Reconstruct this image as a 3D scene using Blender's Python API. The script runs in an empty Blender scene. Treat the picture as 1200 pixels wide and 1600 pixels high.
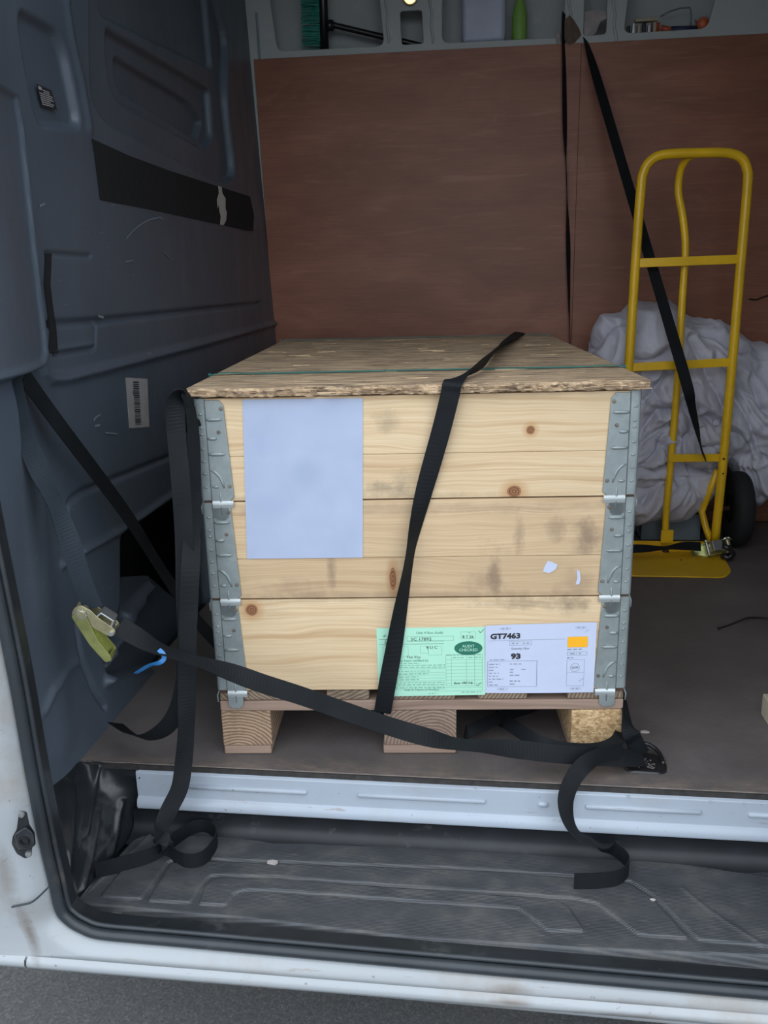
import bpy, bmesh, math, random
import numpy as np
from mathutils import Vector, Matrix, noise as mnoise
SC = bpy.context.scene
COL = SC.collection
PI = math.pi
random.seed(7)
RNG = np.random.default_rng(7)

# ------------------------------------------------------------------ camera
F, CX, CY, CZ, YAW, PIT, ROL = 1335.74, 0.41610, -1.45143, 0.93411, 0.127860, 0.269231, -0.0248806
cy_, sy_, cp_, sp_ = math.cos(YAW), math.sin(YAW), math.cos(PIT), math.sin(PIT)
FW = Vector((-sy_*cp_, cy_*cp_, -sp_)); RT = Vector((cy_, sy_, 0)); UP = RT.cross(FW)
R2 = RT*math.cos(ROL) + UP*math.sin(ROL); U2 = UP*math.cos(ROL) - RT*math.sin(ROL)
CAMP = Vector((CX, CY, CZ))
cam = bpy.data.cameras.new('camera'); camo = bpy.data.objects.new('camera', cam); COL.objects.link(camo)
M = Matrix((R2, U2, -FW)).transposed().to_4x4(); M.translation = CAMP
camo.matrix_world = M
cam.sensor_fit = 'VERTICAL'; cam.sensor_height = 36; cam.lens = F/1600*36; cam.clip_start = .02
SC.camera = camo

# ------------------------------------------------------------------ sky (overcast) and exposure
w = bpy.data.worlds.new('sky'); SC.world = w; w.use_nodes = True
nt = w.node_tree; bg = nt.nodes['Background']
tc = nt.nodes.new('ShaderNodeTexCoord'); sep = nt.nodes.new('ShaderNodeSeparateXYZ')
mr = nt.nodes.new('ShaderNodeMapRange'); mr.inputs[1].default_value = -.05; mr.inputs[2].default_value = .9
mr.inputs[3].default_value = 0; mr.inputs[4].default_value = 1
rp = nt.nodes.new('ShaderNodeValToRGB')
rp.color_ramp.elements[0].color = (.72, .79, .88, 1); rp.color_ramp.elements[1].color = (.88, .95, 1.04, 1)
nt.links.new(tc.outputs['Generated'], sep.inputs[0]); nt.links.new(sep.outputs[2], mr.inputs[0])
nt.links.new(mr.outputs[0], rp.inputs[0]); nt.links.new(rp.outputs[0], bg.inputs[0])
bg.inputs[1].default_value = 1.0
SC.view_settings.view_transform = 'Standard'; SC.view_settings.look = 'None'
SC.view_settings.gamma = 1; SC.view_settings.use_curve_mapping = False
SC.view_settings.exposure = 1.5

# ------------------------------------------------------------------ helpers
def P(x, y, ax, c):
    """point of the photograph seen on the plane axis = c"""
    d = FW + R2*((x-600)/F) - U2*((y-800)/F)
    i = 'xyz'.index(ax)
    return CAMP + d*((c-CAMP[i])/d[i])

def tag(o, label=None, cat=None, group=None, kind=None):
    if label: o['label'] = label
    if cat: o['category'] = cat
    if group: o['group'] = group
    if kind: o['kind'] = kind
    return o

def thing(name, label, cat, loc=(0, 0, 0), rz=0, group=None):
    o = bpy.data.objects.new(name, None); COL.objects.link(o)
    o.location = loc; o.rotation_euler = (0, 0, rz); o.empty_display_size = .05
    return tag(o, label, cat, group)

class MB:
    def __init__(s): s.v = []; s.f = []
    def add(s, vs, fs):
        n = len(s.v); s.v += [tuple(v) for v in vs]; s.f += [tuple(i+n for i in f) for f in fs]; return s
    def box(s, x0, x1, y0, y1, z0, z1):
        vs = [(x, y, z) for x in (x0, x1) for y in (y0, y1) for z in (z0, z1)]
        return s.add(vs, [(0, 1, 3, 2), (4, 6, 7, 5), (0, 4, 5, 1), (2, 3, 7, 6), (0, 2, 6, 4), (1, 5, 7, 3)])
    def tube(s, pts, r, n=10, cap=True):
        pts = [Vector(p) for p in pts]; rs = r if isinstance(r, (list, tuple)) else [r]*len(pts)
        vs = []; fs = []; ref = None
        for i, p in enumerate(pts):
            t = (pts[min(i+1, len(pts)-1)]-pts[max(i-1, 0)]).normalized()
            if ref is None:
                ref = t.orthogonal().normalized()
            ref = (ref - t*ref.dot(t)).normalized(); b = t.cross(ref)
            for k in range(n):
                a = 2*PI*k/n; vs.append(p + (ref*math.cos(a)+b*math.sin(a))*rs[i])
        for i in range(len(pts)-1):
            for k in range(n):
                fs.append((i*n+k, i*n+(k+1) % n, (i+1)*n+(k+1) % n, (i+1)*n+k))
        if cap:
            fs.append(tuple(range(n-1, -1, -1))); fs.append(tuple((len(pts)-1)*n+k for k in range(n)))
        return s.add(vs, fs)
    def prism(s, poly, fn, d0, d1):
        """poly 2d, fn(a,b,d)->xyz, extruded from d0 to d1"""
        n = len(poly); vs = [fn(a, b, d0) for a, b in poly]+[fn(a, b, d1) for a, b in poly]
        fs = [tuple(range(n)), tuple(range(2*n-1, n-1, -1))]
        fs += [(i, i+n, (i+1) % n+n, (i+1) % n) for i in range(n)]
        return s.add(vs, fs)
    def lathe(s, prof, c, ax='z', n=24):
        vs = []; fs = []; c = Vector(c)
        for r, h in prof:
            for k in range(n):
                a = 2*PI*k/n; q = (r*math.cos(a), r*math.sin(a), h)
                q = {'z': q, 'y': (q[0], q[2], q[1]), 'x': (q[2], q[0], q[1])}[ax]
                vs.append(c+Vector(q))
        for i in range(len(prof)-1):
            for k in range(n): fs.append((i*n+k, i*n+(k+1) % n, (i+1)*n+(k+1) % n, (i+1)*n+k))
        return s.add(vs, fs)
    def ball(s, c, r, n=8, sc=(1, 1, 1)):
        c = Vector(c); vs = []; fs = []
        for i in range(n+1):
            th = PI*i/n
            for k in range(2*n):
                a = PI*k/n
                vs.append(c+Vector((r*sc[0]*math.sin(th)*math.cos(a), r*sc[1]*math.sin(th)*math.sin(a), r*sc[2]*math.cos(th))))
        for i in range(n):
            for k in range(2*n): fs.append((i*2*n+k, i*2*n+(k+1) % (2*n), (i+1)*2*n+(k+1) % (2*n), (i+1)*2*n+k))
        return s.add(vs, fs)
    def build(s, name, mat, parent=None, smooth=False, bevel=0, seg=2, local=None):
        me = bpy.data.meshes.new(name)
        vs = s.v
        if local is not None:
            inv = local.inverted(); vs = [tuple(inv @ Vector(v)) for v in vs]
        me.from_pydata(vs, [], s.f)
        bm = bmesh.new(); bm.from_mesh(me); bmesh.ops.remove_doubles(bm, verts=bm.verts, dist=1e-6)
        bmesh.ops.recalc_face_normals(bm, faces=bm.faces)
        bm.to_mesh(me); bm.free()
        me.materials.append(mat)
        if smooth: me.shade_smooth()
        o = bpy.data.objects.new(name, me); COL.objects.link(o)
        if parent: o.parent = parent
        if bevel:
            m = o.modifiers.new('bevel', 'BEVEL'); m.width = bevel; m.segments = seg; m.limit_method = 'ANGLE'; m.angle_limit = .6
            if smooth or True: me.shade_smooth(); e = o.modifiers.new('wn', 'WEIGHTED_NORMAL')
        elif smooth:
            pass
        return o

def wmat(o):
    """world matrix of a top-level empty (never scaled)"""
    return Matrix.Translation(o.location) @ o.rotation_euler.to_matrix().to_4x4()

def grid_mesh(name, X, Y, Z, mat, parent=None, smooth=True, mask=None):
    n, m = X.shape
    me = bpy.data.meshes.new(name)
    co = np.stack([X, Y, Z], -1).reshape(-1, 3)
    idx = np.arange(n*m).reshape(n, m)
    q = np.stack([idx[:-1, :-1], idx[1:, :-1], idx[1:, 1:], idx[:-1, 1:]], -1).reshape(-1, 4)
    if mask is not None: q = q[mask[:-1, :-1].reshape(-1)]
    me.from_pydata(co.tolist(), [], q.tolist())
    me.materials.append(mat)
    if smooth: me.shade_smooth()
    o = bpy.data.objects.new(name, me); COL.objects.link(o)
    if parent: o.parent = parent
    return o

def cat_rom(vals, n):
    """catmull rom through list of float tuples; n samples per segment"""
    v = [np.array(a, float) for a in vals]; v = [2*v[0]-v[1]]+v+[2*v[-1]-v[-2]]
    out = []
    for i in range(1, len(v)-2):
        for k in range(n):
            t = k/n; a, b, c, d = v[i-1], v[i], v[i+1], v[i+2]
            out.append(.5*((2*b)+(-a+c)*t+(2*a-5*b+4*c-d)*t*t+(-a+3*b-3*c+d)*t**3))
    out.append(v[-2]); return out

def ribbon(ctrl, width=.034, thick=.0018, n=10, mb=None):
    """ctrl: (point, twist_deg, normal) -> webbing with its own thickness"""
    mb = mb or MB()
    arr = cat_rom([(*c[0], c[1], *(c[2] if len(c) > 2 else (0, -1, .25))) for c in ctrl], n)
    pts = [Vector(a[:3]) for a in arr]
    vs = []; fs = []
    for i, a in enumerate(arr):
        t = (pts[min(i+1, len(pts)-1)]-pts[max(i-1, 0)]).normalized()
        nr = Vector(a[4:7]); nr = (nr-t*nr.dot(t)).normalized()
        sd = t.cross(nr).normalized(); tw = math.radians(a[3])
        wv = sd*math.cos(tw)+nr*math.sin(tw); hv = t.cross(wv).normalized()
        for s1, s2 in ((-1, -1), (1, -1), (1, 1), (-1, 1)):
            vs.append(pts[i]+wv*(s1*width/2)+hv*(s2*thick/2))
    for i in range(len(pts)-1):
        for k in range(4): fs.append((i*4+k, i*4+(k+1) % 4, (i+1)*4+(k+1) % 4, (i+1)*4+k))
    fs.append((3, 2, 1, 0)); q = (len(pts)-1)*4; fs.append((q, q+1, q+2, q+3))
    return mb.add(vs, fs)

def bezier_round(poly, r, n=5):
    """round the corners of a 2d polygon"""
    out = []; m = len(poly)
    for i in range(m):
        a, b, c = Vector(poly[i-1]).to_2d(), Vector(poly[i]).to_2d(), Vector(poly[(i+1) % m]).to_2d()
        u = (a-b); v = (c-b); k = min(r, u.length*.45, v.length*.45)
        p0 = b+u.normalized()*k; p1 = b+v.normalized()*k
        for j in range(n+1):
            t = j/n; q = p0*(1-t)**2+b*2*t*(1-t)+p1*t*t; out.append((q.x, q.y))
    return out

def sdf_poly(px, py, poly):
    d = np.full(px.shape, 1e9); s = np.ones(px.shape)
    n = len(poly)
    for i in range(n):
        ax, ay = poly[i]; bx, by = poly[i-1]
        ex, ey = bx-ax, by-ay; wx, wy = px-ax, py-ay
        t = np.clip((wx*ex+wy*ey)/(ex*ex+ey*ey+1e-12), 0, 1)
        d = np.minimum(d, (wx-ex*t)**2+(wy-ey*t)**2)
        c1 = py >= ay; c2 = py < by; c3 = ex*wy > ey*wx
        fl = (c1 & c2 & c3) | (~c1 & ~c2 & ~c3); s = np.where(fl, -s, s)
    return s*np.sqrt(d)

def dist_line(px, py, pts):
    d = np.full(px.shape, 1e9)
    for (ax, ay), (bx, by) in zip(pts[:-1], pts[1:]):
        ex, ey = bx-ax, by-ay; wx, wy = px-ax, py-ay
        t = np.clip((wx*ex+wy*ey)/(ex*ex+ey*ey+1e-12), 0, 1)
        d = np.minimum(d, np.hypot(wx-ex*t, wy-ey*t))
    return d
def sstep(x, a, b):
    t = np.clip((x-a)/(b-a), 0, 1); return t*t*(3-2*t)

_h = np.random.default_rng(3).random((64, 64, 64))
def vnoise(x, y, z):
    xi, yi, zi = np.floor(x).astype(int), np.floor(y).astype(int), np.floor(z).astype(int)
    fx, fy, fz = x-xi, y-yi, z-zi
    fx, fy, fz = [f*f*f*(f*(f*6-15)+10) for f in (fx, fy, fz)]
    def g(a, b, c): return _h[(xi+a) & 63, (yi+b) & 63, (zi+c) & 63]
    l = lambda a, b, t: a+(b-a)*t
    return l(l(l(g(0,0,0), g(1,0,0), fx), l(g(0,1,0), g(1,1,0), fx), fy),
             l(l(g(0,0,1), g(1,0,1), fx), l(g(0,1,1), g(1,1,1), fx), fy), fz)*2-1

# ------------------------------------------------------------------ materials
class NT:
    def __init__(s, name):
        s.m = bpy.data.materials.new(name); s.m.use_nodes = True; s.t = s.m.node_tree
        s.b = s.t.nodes['Principled BSDF']
    def n(s, typ, ins=None, **kw):
        nd = s.t.nodes.new('ShaderNode'+typ)
        for k, v in kw.items(): setattr(nd, k, v)
        for k, v in (ins or {}).items():
            if isinstance(v, bpy.types.NodeSocket): s.t.links.new(v, nd.inputs[k])
            else: nd.inputs[k].default_value = v
        return nd
    def obj(s): return s.n('TexCoord').outputs['Object']
    def mapv(s, v, sc=(1, 1, 1), loc=(0, 0, 0), rot=(0, 0, 0)):
        return s.n('Mapping', {'Vector': v, 'Scale': sc, 'Location': loc, 'Rotation': rot}).outputs[0]
    def noise(s, v, scale, detail=4, rough=.55, dist=0):
        return s.n('TexNoise', {'Vector': v, 'Scale': scale, 'Detail': detail, 'Roughness': rough, 'Distortion': dist}).outputs[0]
    def ramp(s, f, stops):
        r = s.n('ValToRGB', {'Fac': f}); e = r.color_ramp.elements
        while len(e) < len(stops): e.new(.5)
        for el, (p, c) in zip(e, stops):
            el.position = p; el.color = (*c, 1) if len(c) == 3 else c
        return r.outputs[0]
    def fr(s, f, a, b, lo=0., hi=1.):
        return s.n('MapRange', {0: f, 1: a, 2: b, 3: lo, 4: hi}).outputs[0]
    def mix(s, f, a, b, mode='MIX'):
        m = s.n('Mix', data_type='RGBA', blend_type=mode)
        for i, v in ((0, f), (6, a), (7, b)):
            if isinstance(v, bpy.types.NodeSocket): s.t.links.new(v, m.inputs[i])
            elif i == 0: m.inputs[0].default_value = v
            else: m.inputs[i].default_value = (*v, 1)
        return m.outputs[2]
    def math(s, op, a, b=0.):
        return s.n('Math', {0: a, 1: b}, operation=op).outputs[0]
    def bump(s, h, st=.3, dist=.002, prev=None):
        ins = {'Height': h, 'Strength': st, 'Distance': dist}
        if prev is not None: ins['Normal'] = prev
        o = s.n('Bump', ins).outputs[0]; s.t.links.new(o, s.b.inputs['Normal']); return o
    def set(s, color=None, rough=None, metal=None, **kw):
        for k, v in (('Base Color', color), ('Roughness', rough), ('Metallic', metal), *kw.items()):
            if v is None: continue
            if isinstance(v, bpy.types.NodeSocket): s.t.links.new(v, s.b.inputs[k])
            elif isinstance(v, tuple) and len(v) == 3: s.b.inputs[k].default_value = (*v, 1)
            else: s.b.inputs[k].default_value = v
        return s.m

def m_simple(name, col, rough=.5, metal=0., var=.15, scale=8, bump=0, bscale=200, dust=None, **kw):
    t = NT(name); v = t.obj()
    f = t.noise(v, scale, 5, .6)
    a = tuple(c*(1-var) for c in col); b = tuple(min(1, c*(1+var)) for c in col)
    c = t.ramp(f, [(.3, a), (.7, b)])
    if dust:
        dcol, lo, hi, dsc = dust
        c = t.mix(t.fr(t.noise(v, dsc, 8, .7), lo, hi), c, dcol)
    if bump: t.bump(t.noise(v, bscale, 3, .6), bump, .001)
    return t.set(c, rough, metal, **kw)

def m_wood(name, light, dark, knots=(), stains=(), axis='x', grain=1., stain_col=(.23, .18, .12), seam=0., rough=.72, wear=.35):
    """long grain along object x (or the axis given); knots and stains at (u, z, ru, rz)"""
    t = NT(name); v = t.obj()
    rot = {'x': (0, 0, 0), 'y': (0, 0, PI/2), 'z': (0, PI/2, 0)}[axis]
    rnd = t.n('ObjectInfo').outputs['Random']
    off = t.n('CombineXYZ', {0: t.math('MULTIPLY', rnd, 7.), 1: t.math('MULTIPLY', rnd, 3.), 2: t.math('MULTIPLY', rnd, 5.)}).outputs[0]
    v0 = v
    v = t.n('VectorMath', {0: v, 1: off}, operation='ADD').outputs[0]
    v = t.mapv(v, rot=rot)
    warp = t.noise(t.mapv(v, (1.2, 4, 4)), 2.2*grain, 2)
    sp = t.n('SeparateXYZ', {0: v}); 
    zz = t.math('ADD', sp.outputs[2], t.math('MULTIPLY', warp, .05))
    g = t.n('CombineXYZ', {0: sp.outputs[0], 1: sp.outputs[1], 2: zz}).outputs[0]
    g1 = t.noise(t.mapv(g, (1.3, 30, 75)), 1.*grain, 4, .55)
    g2 = t.noise(t.mapv(g, (5, 120, 380)), 1.*grain, 3, .6)
    mid = tuple((a*.55+b*.45) for a, b in zip(light, dark))
    c = t.ramp(g1, [(.32, light), (.47, mid), (.53, light), (.60, mid), (.70, dark)])
    c = t.mix(t.fr(g2, .45, .75, 0, .5), c, dark)
    c = t.mix(t.fr(t.noise(v, 2.5, 3), .35, .7, 0, wear), c, tuple(x*.82 for x in mid))
    so = t.n('SeparateXYZ', {0: v0}); nz = t.noise(v0, 60, 4, .6); nb = t.noise(v0, 18, 5, .7)
    def dist(u, z, ru, rz):
        a = t.math('DIVIDE', t.math('SUBTRACT', so.outputs[0], u), ru)
        b = t.math('DIVIDE', t.math('SUBTRACT', so.outputs[2], z), rz)
        return t.math('SQRT', t.math('ADD', t.math('MULTIPLY', a, a), t.math('MULTIPLY', b, b)))
    for (u, z, ru, rz, s) in stains:
        d = t.math('ADD', dist(u, z, ru, rz), t.math('MULTIPLY', t.math('SUBTRACT', nb, .5), 4.0))
        c = t.mix(t.fr(d, .2, 1.4, s*.75, 0), c, stain_col)
    for (u, z, ru, rz) in knots:
        d = dist(u, z, ru, rz); d2 = t.math('ADD', d, t.math('MULTIPLY', nz, .35))
        c = t.mix(t.fr(d2, 1., 2.8, .8, 0), c, tuple(x*y for x, y in zip(dark, (.9, .7, .5))))
        ring = t.math('SINE', t.math('MULTIPLY', d2, 16.))
        kc = t.mix(t.fr(ring, -1, 1), (.34, .15, .065), (.13, .05, .02))
        c = t.mix(t.fr(d2, 1.1, 1.25, 1, 0), c, kc)
        c = t.mix(t.fr(t.math('ABSOLUTE', t.math('SUBTRACT', d2, 1.2)), 0, .1, .7, 0), c, (.08, .04, .02))
    t.bump(g2, .25, .0008, t.bump(g1, .2, .001))
    return t.set(c, rough)

def m_endgrain(name, light, dark, cx=0., cz=0.):
    t = NT(name); v = t.obj()
    w1 = t.noise(v, 12, 3)
    vv = t.n('VectorMath', {0: v, 1: (-cx, 0, -cz)}, operation='ADD').outputs[0]
    sp = t.n('SeparateXYZ', {0: vv})
    d = t.math('SQRT', t.math('ADD', t.math('MULTIPLY', sp.outputs[0], sp.outputs[0]), t.math('MULTIPLY', sp.outputs[2], sp.outputs[2])))
    d = t.math('ADD', d, t.math('MULTIPLY', w1, .02))
    ring = t.math('SINE', t.math('MULTIPLY', d, 900.))
    c = t.ramp(t.fr(ring, -1, 1), [(.25, light), (.85, dark)])
    c = t.mix(t.fr(t.noise(v, 25, 5, .7), .45, .75, 0, .6), c, tuple(x*.5 for x in dark))
    t.bump(t.noise(t.mapv(v, (300, 60, 300)), 1, 3), .4, .001)
    return t.set(c, .85)

# ---- van surfaces
MT = {}
def bulkhead_mat():
    t = NT('bulkhead_plastic'); v = t.obj()
    c = t.ramp(t.noise(v, 3, 4), [(.3, (.066, .086, .112)), (.7, (.085, .108, .138))])
    d = t.noise(t.mapv(v, (1, 1.5, .6)), 9, 9, .75)
    c = t.mix(t.fr(d, .56, .8, 0, .45), c, (.16, .18, .19))
    s = t.noise(t.mapv(v, (1, 3, 30), rot=(.5, 0, 0)), 6, 2)
    c = t.mix(t.fr(s, .72, .76, 0, .35), c, (.30, .33, .36))
    t.bump(t.noise(v, 420, 2), .12, .0006)
    return t.set(c, t.fr(d, .3, .8, .30, .5), **{'Specular IOR Level': .55})
MT['bulkhead'] = bulkhead_mat()
def paint_mat(name, col=(.62, .68, .74), dirt=.5, stains=()):
    t = NT(name); v = t.obj()
    c = t.ramp(t.noise(v, 3, 3), [(.3, tuple(x*.95 for x in col)), (.7, col)])
    d1 = t.noise(v, 5, 8, .68); c = t.mix(t.fr(d1, .5, .78, 0, dirt), c, (.25, .19, .13))
    sc = t.noise(t.mapv(v, (3, 30, 40)), 3, 6, .7); c = t.mix(t.fr(sc, .64, .7, 0, .6), c, (.22, .16, .11))
    sp = t.noise(v, 90, 3, .6); c = t.mix(t.fr(sp, .70, .74, 0, .7), c, (.12, .09, .07))
    so = t.n('SeparateXYZ', {0: v}); nb = t.noise(v, 26, 6, .7)
    for (x, z, rx, rz, st, k) in stains:
        zz = t.math('SUBTRACT', so.outputs[2], z); xx = t.math('SUBTRACT', t.math('SUBTRACT', so.outputs[0], x), t.math('MULTIPLY', zz, k))
        a = t.math('DIVIDE', xx, rx); b = t.math('DIVIDE', zz, rz)
        d = t.math('ADD', t.math('SQRT', t.math('ADD', t.math('MULTIPLY', a, a), t.math('MULTIPLY', b, b))), t.math('MULTIPLY', t.math('SUBTRACT', nb, .5), 1.3))
        c = t.mix(t.fr(d, .1, 1.1, st, 0), c, (.13, .10, .075))
    t.bump(d1, .1, .002)
    return t.set(c, .32)
MT['sill_paint'] = paint_mat('white_sill_paint', (.37, .42, .48), .25)
MT['body_paint'] = paint_mat('white_body_paint', (.33, .355, .37), .75, [(P(46, 1462, 'y', -.33).x, P(46, 1462, 'y', -.33).z, .014, .06, .85, -.25), (P(6, 1370, 'y', -.33).x, P(6, 1370, 'y', -.33).z, .022, .07, .5, 0), (P(45, 1430, 'y', -.33).x, P(45, 1430, 'y', -.33).z, .05, .035, .35, 0), (P(800, 1562, 'y', -.335).x, P(800, 1562, 'y', -.335).z, .035, .006, .7, 0), (P(985, 1582, 'y', -.335).x, P(985, 1582, 'y', -.335).z, .12, .005, .6, 0)])
MT['grey_metal'] = m_simple('primed_grey_metal', (.40, .43, .42), .5, 0, .08, 3, .1, 300, ((.50, .51, .49), .55, .8, 14))
MT['roof'] = m_simple('roof_grey_metal', (.62, .64, .65), .6)
def ply_mat():
    t = NT('brown_plywood'); v = t.obj()
    w1 = t.noise(t.mapv(v, (1.1, 1, 3)), 2.0, 5, .6, .6)
    c = t.ramp(w1, [(.25, (.19, .068, .036)), (.5, (.28, .103, .056)), (.75, (.37, .147, .083))])
    g = t.noise(t.mapv(v, (6, 1, 150)), 1.2, 4, .6)
    c = t.mix(t.fr(g, .4, .75, 0, .42), c, (.14, .062, .04))
    g3 = t.noise(t.mapv(v, (2, 1, 22)), 1.6, 5, .7, 1.2)
    c = t.mix(t.fr(g3, .56, .74, 0, .4), c, (.46, .22, .14))
    b = t.noise(v, 3.3, 6, .7); c = t.mix(t.fr(b, .6, .8, 0, .35), c, (.46, .26, .18))
    s = t.noise(t.mapv(v, (14, 1, 50), rot=(0, .35, 0)), 3, 3, .8); c = t.mix(t.fr(s, .755, .78, 0, .6), c, (.60, .48, .40))
    t.bump(g, .15, .001)
    return t.set(c, .5)
MT['ply'] = ply_mat()
def floor_mat():
    t = NT('van_floor_board'); v = t.obj()
    d = t.noise(v, 3.2, 9, .7)
    c = t.ramp(d, [(.3, (.075, .066, .065)), (.5, (.115, .101, .099)), (.65, (.16, .142, .136)), (.8, (.22, .195, .18))])
    sp = t.n('SeparateXYZ', {0: v})
    wz = t.math('ADD', sp.outputs[1], t.math('MULTIPLY', t.noise(v, 7, 5, .7), .12))
    hatch = t.n('TexChecker', {'Vector': t.mapv(v, (1, 1, 1), rot=(0, 0, PI/4)), 'Scale': 260.}).outputs[1]
    worn = t.fr(wz, .055, .11, 1, 0)
    wn = t.math('MULTIPLY', worn, t.fr(t.noise(t.mapv(v, (1, 3, 1)), 16, 6, .75), .42, .62))
    c = t.mix(t.math('MULTIPLY', wn, .45), c, (.36, .27, .19))
    c = t.mix(t.math('MULTIPLY', hatch, .25), c, (.2, .17, .15))
    sc = t.noise(t.mapv(v, (4, 40, 1), rot=(0, 0, .3)), 2.2, 3, .8); c = t.mix(t.fr(sc, .735, .76, 0, .4), c, (.3, .27, .25))
    t.bump(hatch, .12, .0006)
    return t.set(c, t.fr(d, .3, .8, .5, .68))
MT['floor'] = floor_mat()
MT['floor_edge'] = m_simple('black_floor_edge', (.03, .027, .025), .7, 0, .4, 60)
def tread_mat():
    t = NT('step_plastic'); v = t.obj()
    d = t.noise(t.mapv(v, (1, 1.6, 1)), 8, 9, .72)
    c = t.ramp(d, [(.3, (.034, .038, .042)), (.5, (.058, .062, .067)), (.75, (.13, .122, .11))])
    line = t.n('TexWave', {'Vector': v, 'Scale': 95., 'Distortion': .4, 'Detail': 1.}, wave_type='BANDS', bands_direction='Y').outputs[1]
    c = t.mix(t.fr(line, .2, .9, .0, .22), c, (.03, .033, .036))
    s = t.noise(t.mapv(v, (6, 90, 1), rot=(0, 0, .08)), 2, 3, .8); c = t.mix(t.fr(s, .7, .74, 0, .4), c, (.3, .27, .23))
    t.bump(line, .35, .0015)
    return t.set(c, t.fr(d, .3, .75, .38, .62))
MT['tread'] = tread_mat()
MT['black_plastic'] = m_simple('black_moulded_plastic', (.016, .019, .022), .3, 0, .3, 10, .25, 60, ((.11, .105, .10), .56, .82, 11))
MT['rubber'] = m_simple('door_rubber', (.022, .027, .032), .45, 0, .25, 10, .1, 100, ((.10, .085, .07), .6, .85, 9))
MT['channel'] = m_simple('dirty_channel', (.014, .015, .017), .35, 0, .5, 20, .4, 80, ((.22, .19, .15), .66, .74, 55))
def asphalt_mat():
    t = NT('asphalt'); v = t.obj()
    a = t.noise(v, 170, 5, .75); b = t.noise(v, 4, 5)
    c = t.ramp(a, [(.3, (.06, .06, .06)), (.55, (.13, .13, .13)), (.75, (.27, .265, .25))])
    c = t.mix(t.fr(b, .4, .7, 0, .3), c, (.13, .12, .11))
    t.bump(a, .8, .006)
    return t.set(c, .9)
MT['asphalt'] = asphalt_mat()
# ---- load
P_L, P_D = (.74, .575, .365), (.52, .34, .175)
G_L, G_D = (.60, .43, .26), (.40, .26, .135)
MT['pine_top'] = m_wood('pine_board_top', P_L, P_D, [(.607, .66, .007, .007), (.579, .546, .012, .010)],
    [(.348, .678, .022, .018, .55), (.378, .575, .022, .018, .5), (.343, .555, .04, .012, .8), (.25, .54, .35, .006, .35)])
MT['pine_mid'] = m_wood('pine_board_middle', (.66, .49, .30), (.46, .30, .16), [],
    [(.59, .45, .010, .05, .6), (.66, .47, .016, .02, .6), (.715, .455, .016, .03, .8), (.22, .36, .10, .03, .5), (.55, .38, .05, .05, .55), (.71, .44, .03, .04, .5), (.45, .515, .5, .010, .4), (.62, .352, .3, .012, .35), (.17, .36, .04, .04, .4)], stain_col=(.22, .15, .10), wear=.6)
MT['pine_mid_low'] = m_wood('pine_board_middle_low', (.64, .47, .285), (.44, .285, .15), [(.352, .378, .006, .02)],
    [(.235, .395, .008, .03, .8), (.545, .39, .012, .035, .9), (.52, .37, .03, .02, .5), (.70, .365, .04, .02, .4), (.15, .36, .05, .02, .4), (.4, .345, .5, .006, .45)], stain_col=(.22, .15, .10), wear=.6)
MT['pine_low'] = m_wood('pine_board_low', P_L, P_D, [(.077, .317, .011, .011)],
    [(.62, .325, .10, .012, .55), (.70, .318, .03, .015, .5), (.10, .31, .05, .02, .15), (.2, .336, .5, .004, .3)], stain_col=(.14, .10, .07))
MT['pallet_wood'] = m_wood('pallet_board', (.38, .265, .20), (.22, .15, .11), stain_col=(.1, .08, .06), rough=.85, wear=.7)
MT['side_wood'] = m_wood('pine_board_side', P_L, P_D, axis='y')
MT['end_a'] = m_endgrain('endgrain_block', (.42, .29, .19), (.20, .125, .075), .03, -.02)
MT['end_b'] = m_endgrain('endgrain_block_dark', (.33, .235, .175), (.17, .115, .085), .42, .01)
MT['end_deck'] = m_endgrain('endgrain_deck', (.30, .22, .15), (.14, .10, .07), .2, .3)
def chip_mat():
    t = NT('pressed_chip_block'); v = t.obj()
    vo = t.n('TexVoronoi', {'Vector': t.mapv(v, (1, 1, 1.6)), 'Scale': 160.}).outputs[1]
    f = t.n('SeparateXYZ', {0: vo}).outputs[0]
    c = t.ramp(f, [(0, (.32, .19, .085)), (.5, (.50, .33, .16)), (1, (.66, .48, .27))])
    t.bump(f, .6, .002); return t.set(c, .85)
MT['chip'] = chip_mat()
def osb_mat():
    t = NT('weathered_strand_board'); v = t.obj()
    w = t.noise(v, 5, 3)
    a = t.noise(t.mapv(v, (8, 75, 60)), 1.3, 6, .72, .8)
    b = t.noise(t.mapv(v, (16, 240, 200)), 1.1, 4, .6)
    c = t.ramp(a, [(.36, (.09, .062, .038)), (.44, (.42, .285, .17)), (.54, (.74, .53, .32)), (.66, (.95, .74, .48))])
    c = t.mix(t.fr(b, .45, .65, 0, .6), c, (.12, .088, .065))
    c = t.mix(t.fr(w, .35, .7, 0, .2), c, (.28, .23, .19))
    t.bump(a, .8, .004, t.bump(b, .5, .002))
    return t.set(c, .88)
MT['osb'] = osb_mat()
def galv_mat():
    t = NT('galvanised_steel'); v = t.obj()
    a = t.noise(v, 30, 5, .65); c = t.ramp(a, [(.3, (.22, .255, .255)), (.6, (.285, .325, .32)), (.8, (.37, .41, .40))])
    sp = t.noise(v, 150, 3, .6); c = t.mix(t.fr(sp, .68, .75, 0, .6), c, (.22, .20, .17))
    t.bump(t.noise(v, 60, 3), .1, .001)
    return t.set(c, .45, .35)
MT['galv'] = galv_mat()
MT['fold'] = m_simple('highlit_galvanised_fold', (.50, .54, .54), .4, .3)  # paler than the fittings: the highlight on the bend is put into the colour
MT['screw'] = m_simple('screw_metal', (.20, .17, .14), .5, .7, .4, 60)
MT['hole'] = m_simple('dark_rust', (.07, .035, .022), .8)
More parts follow.
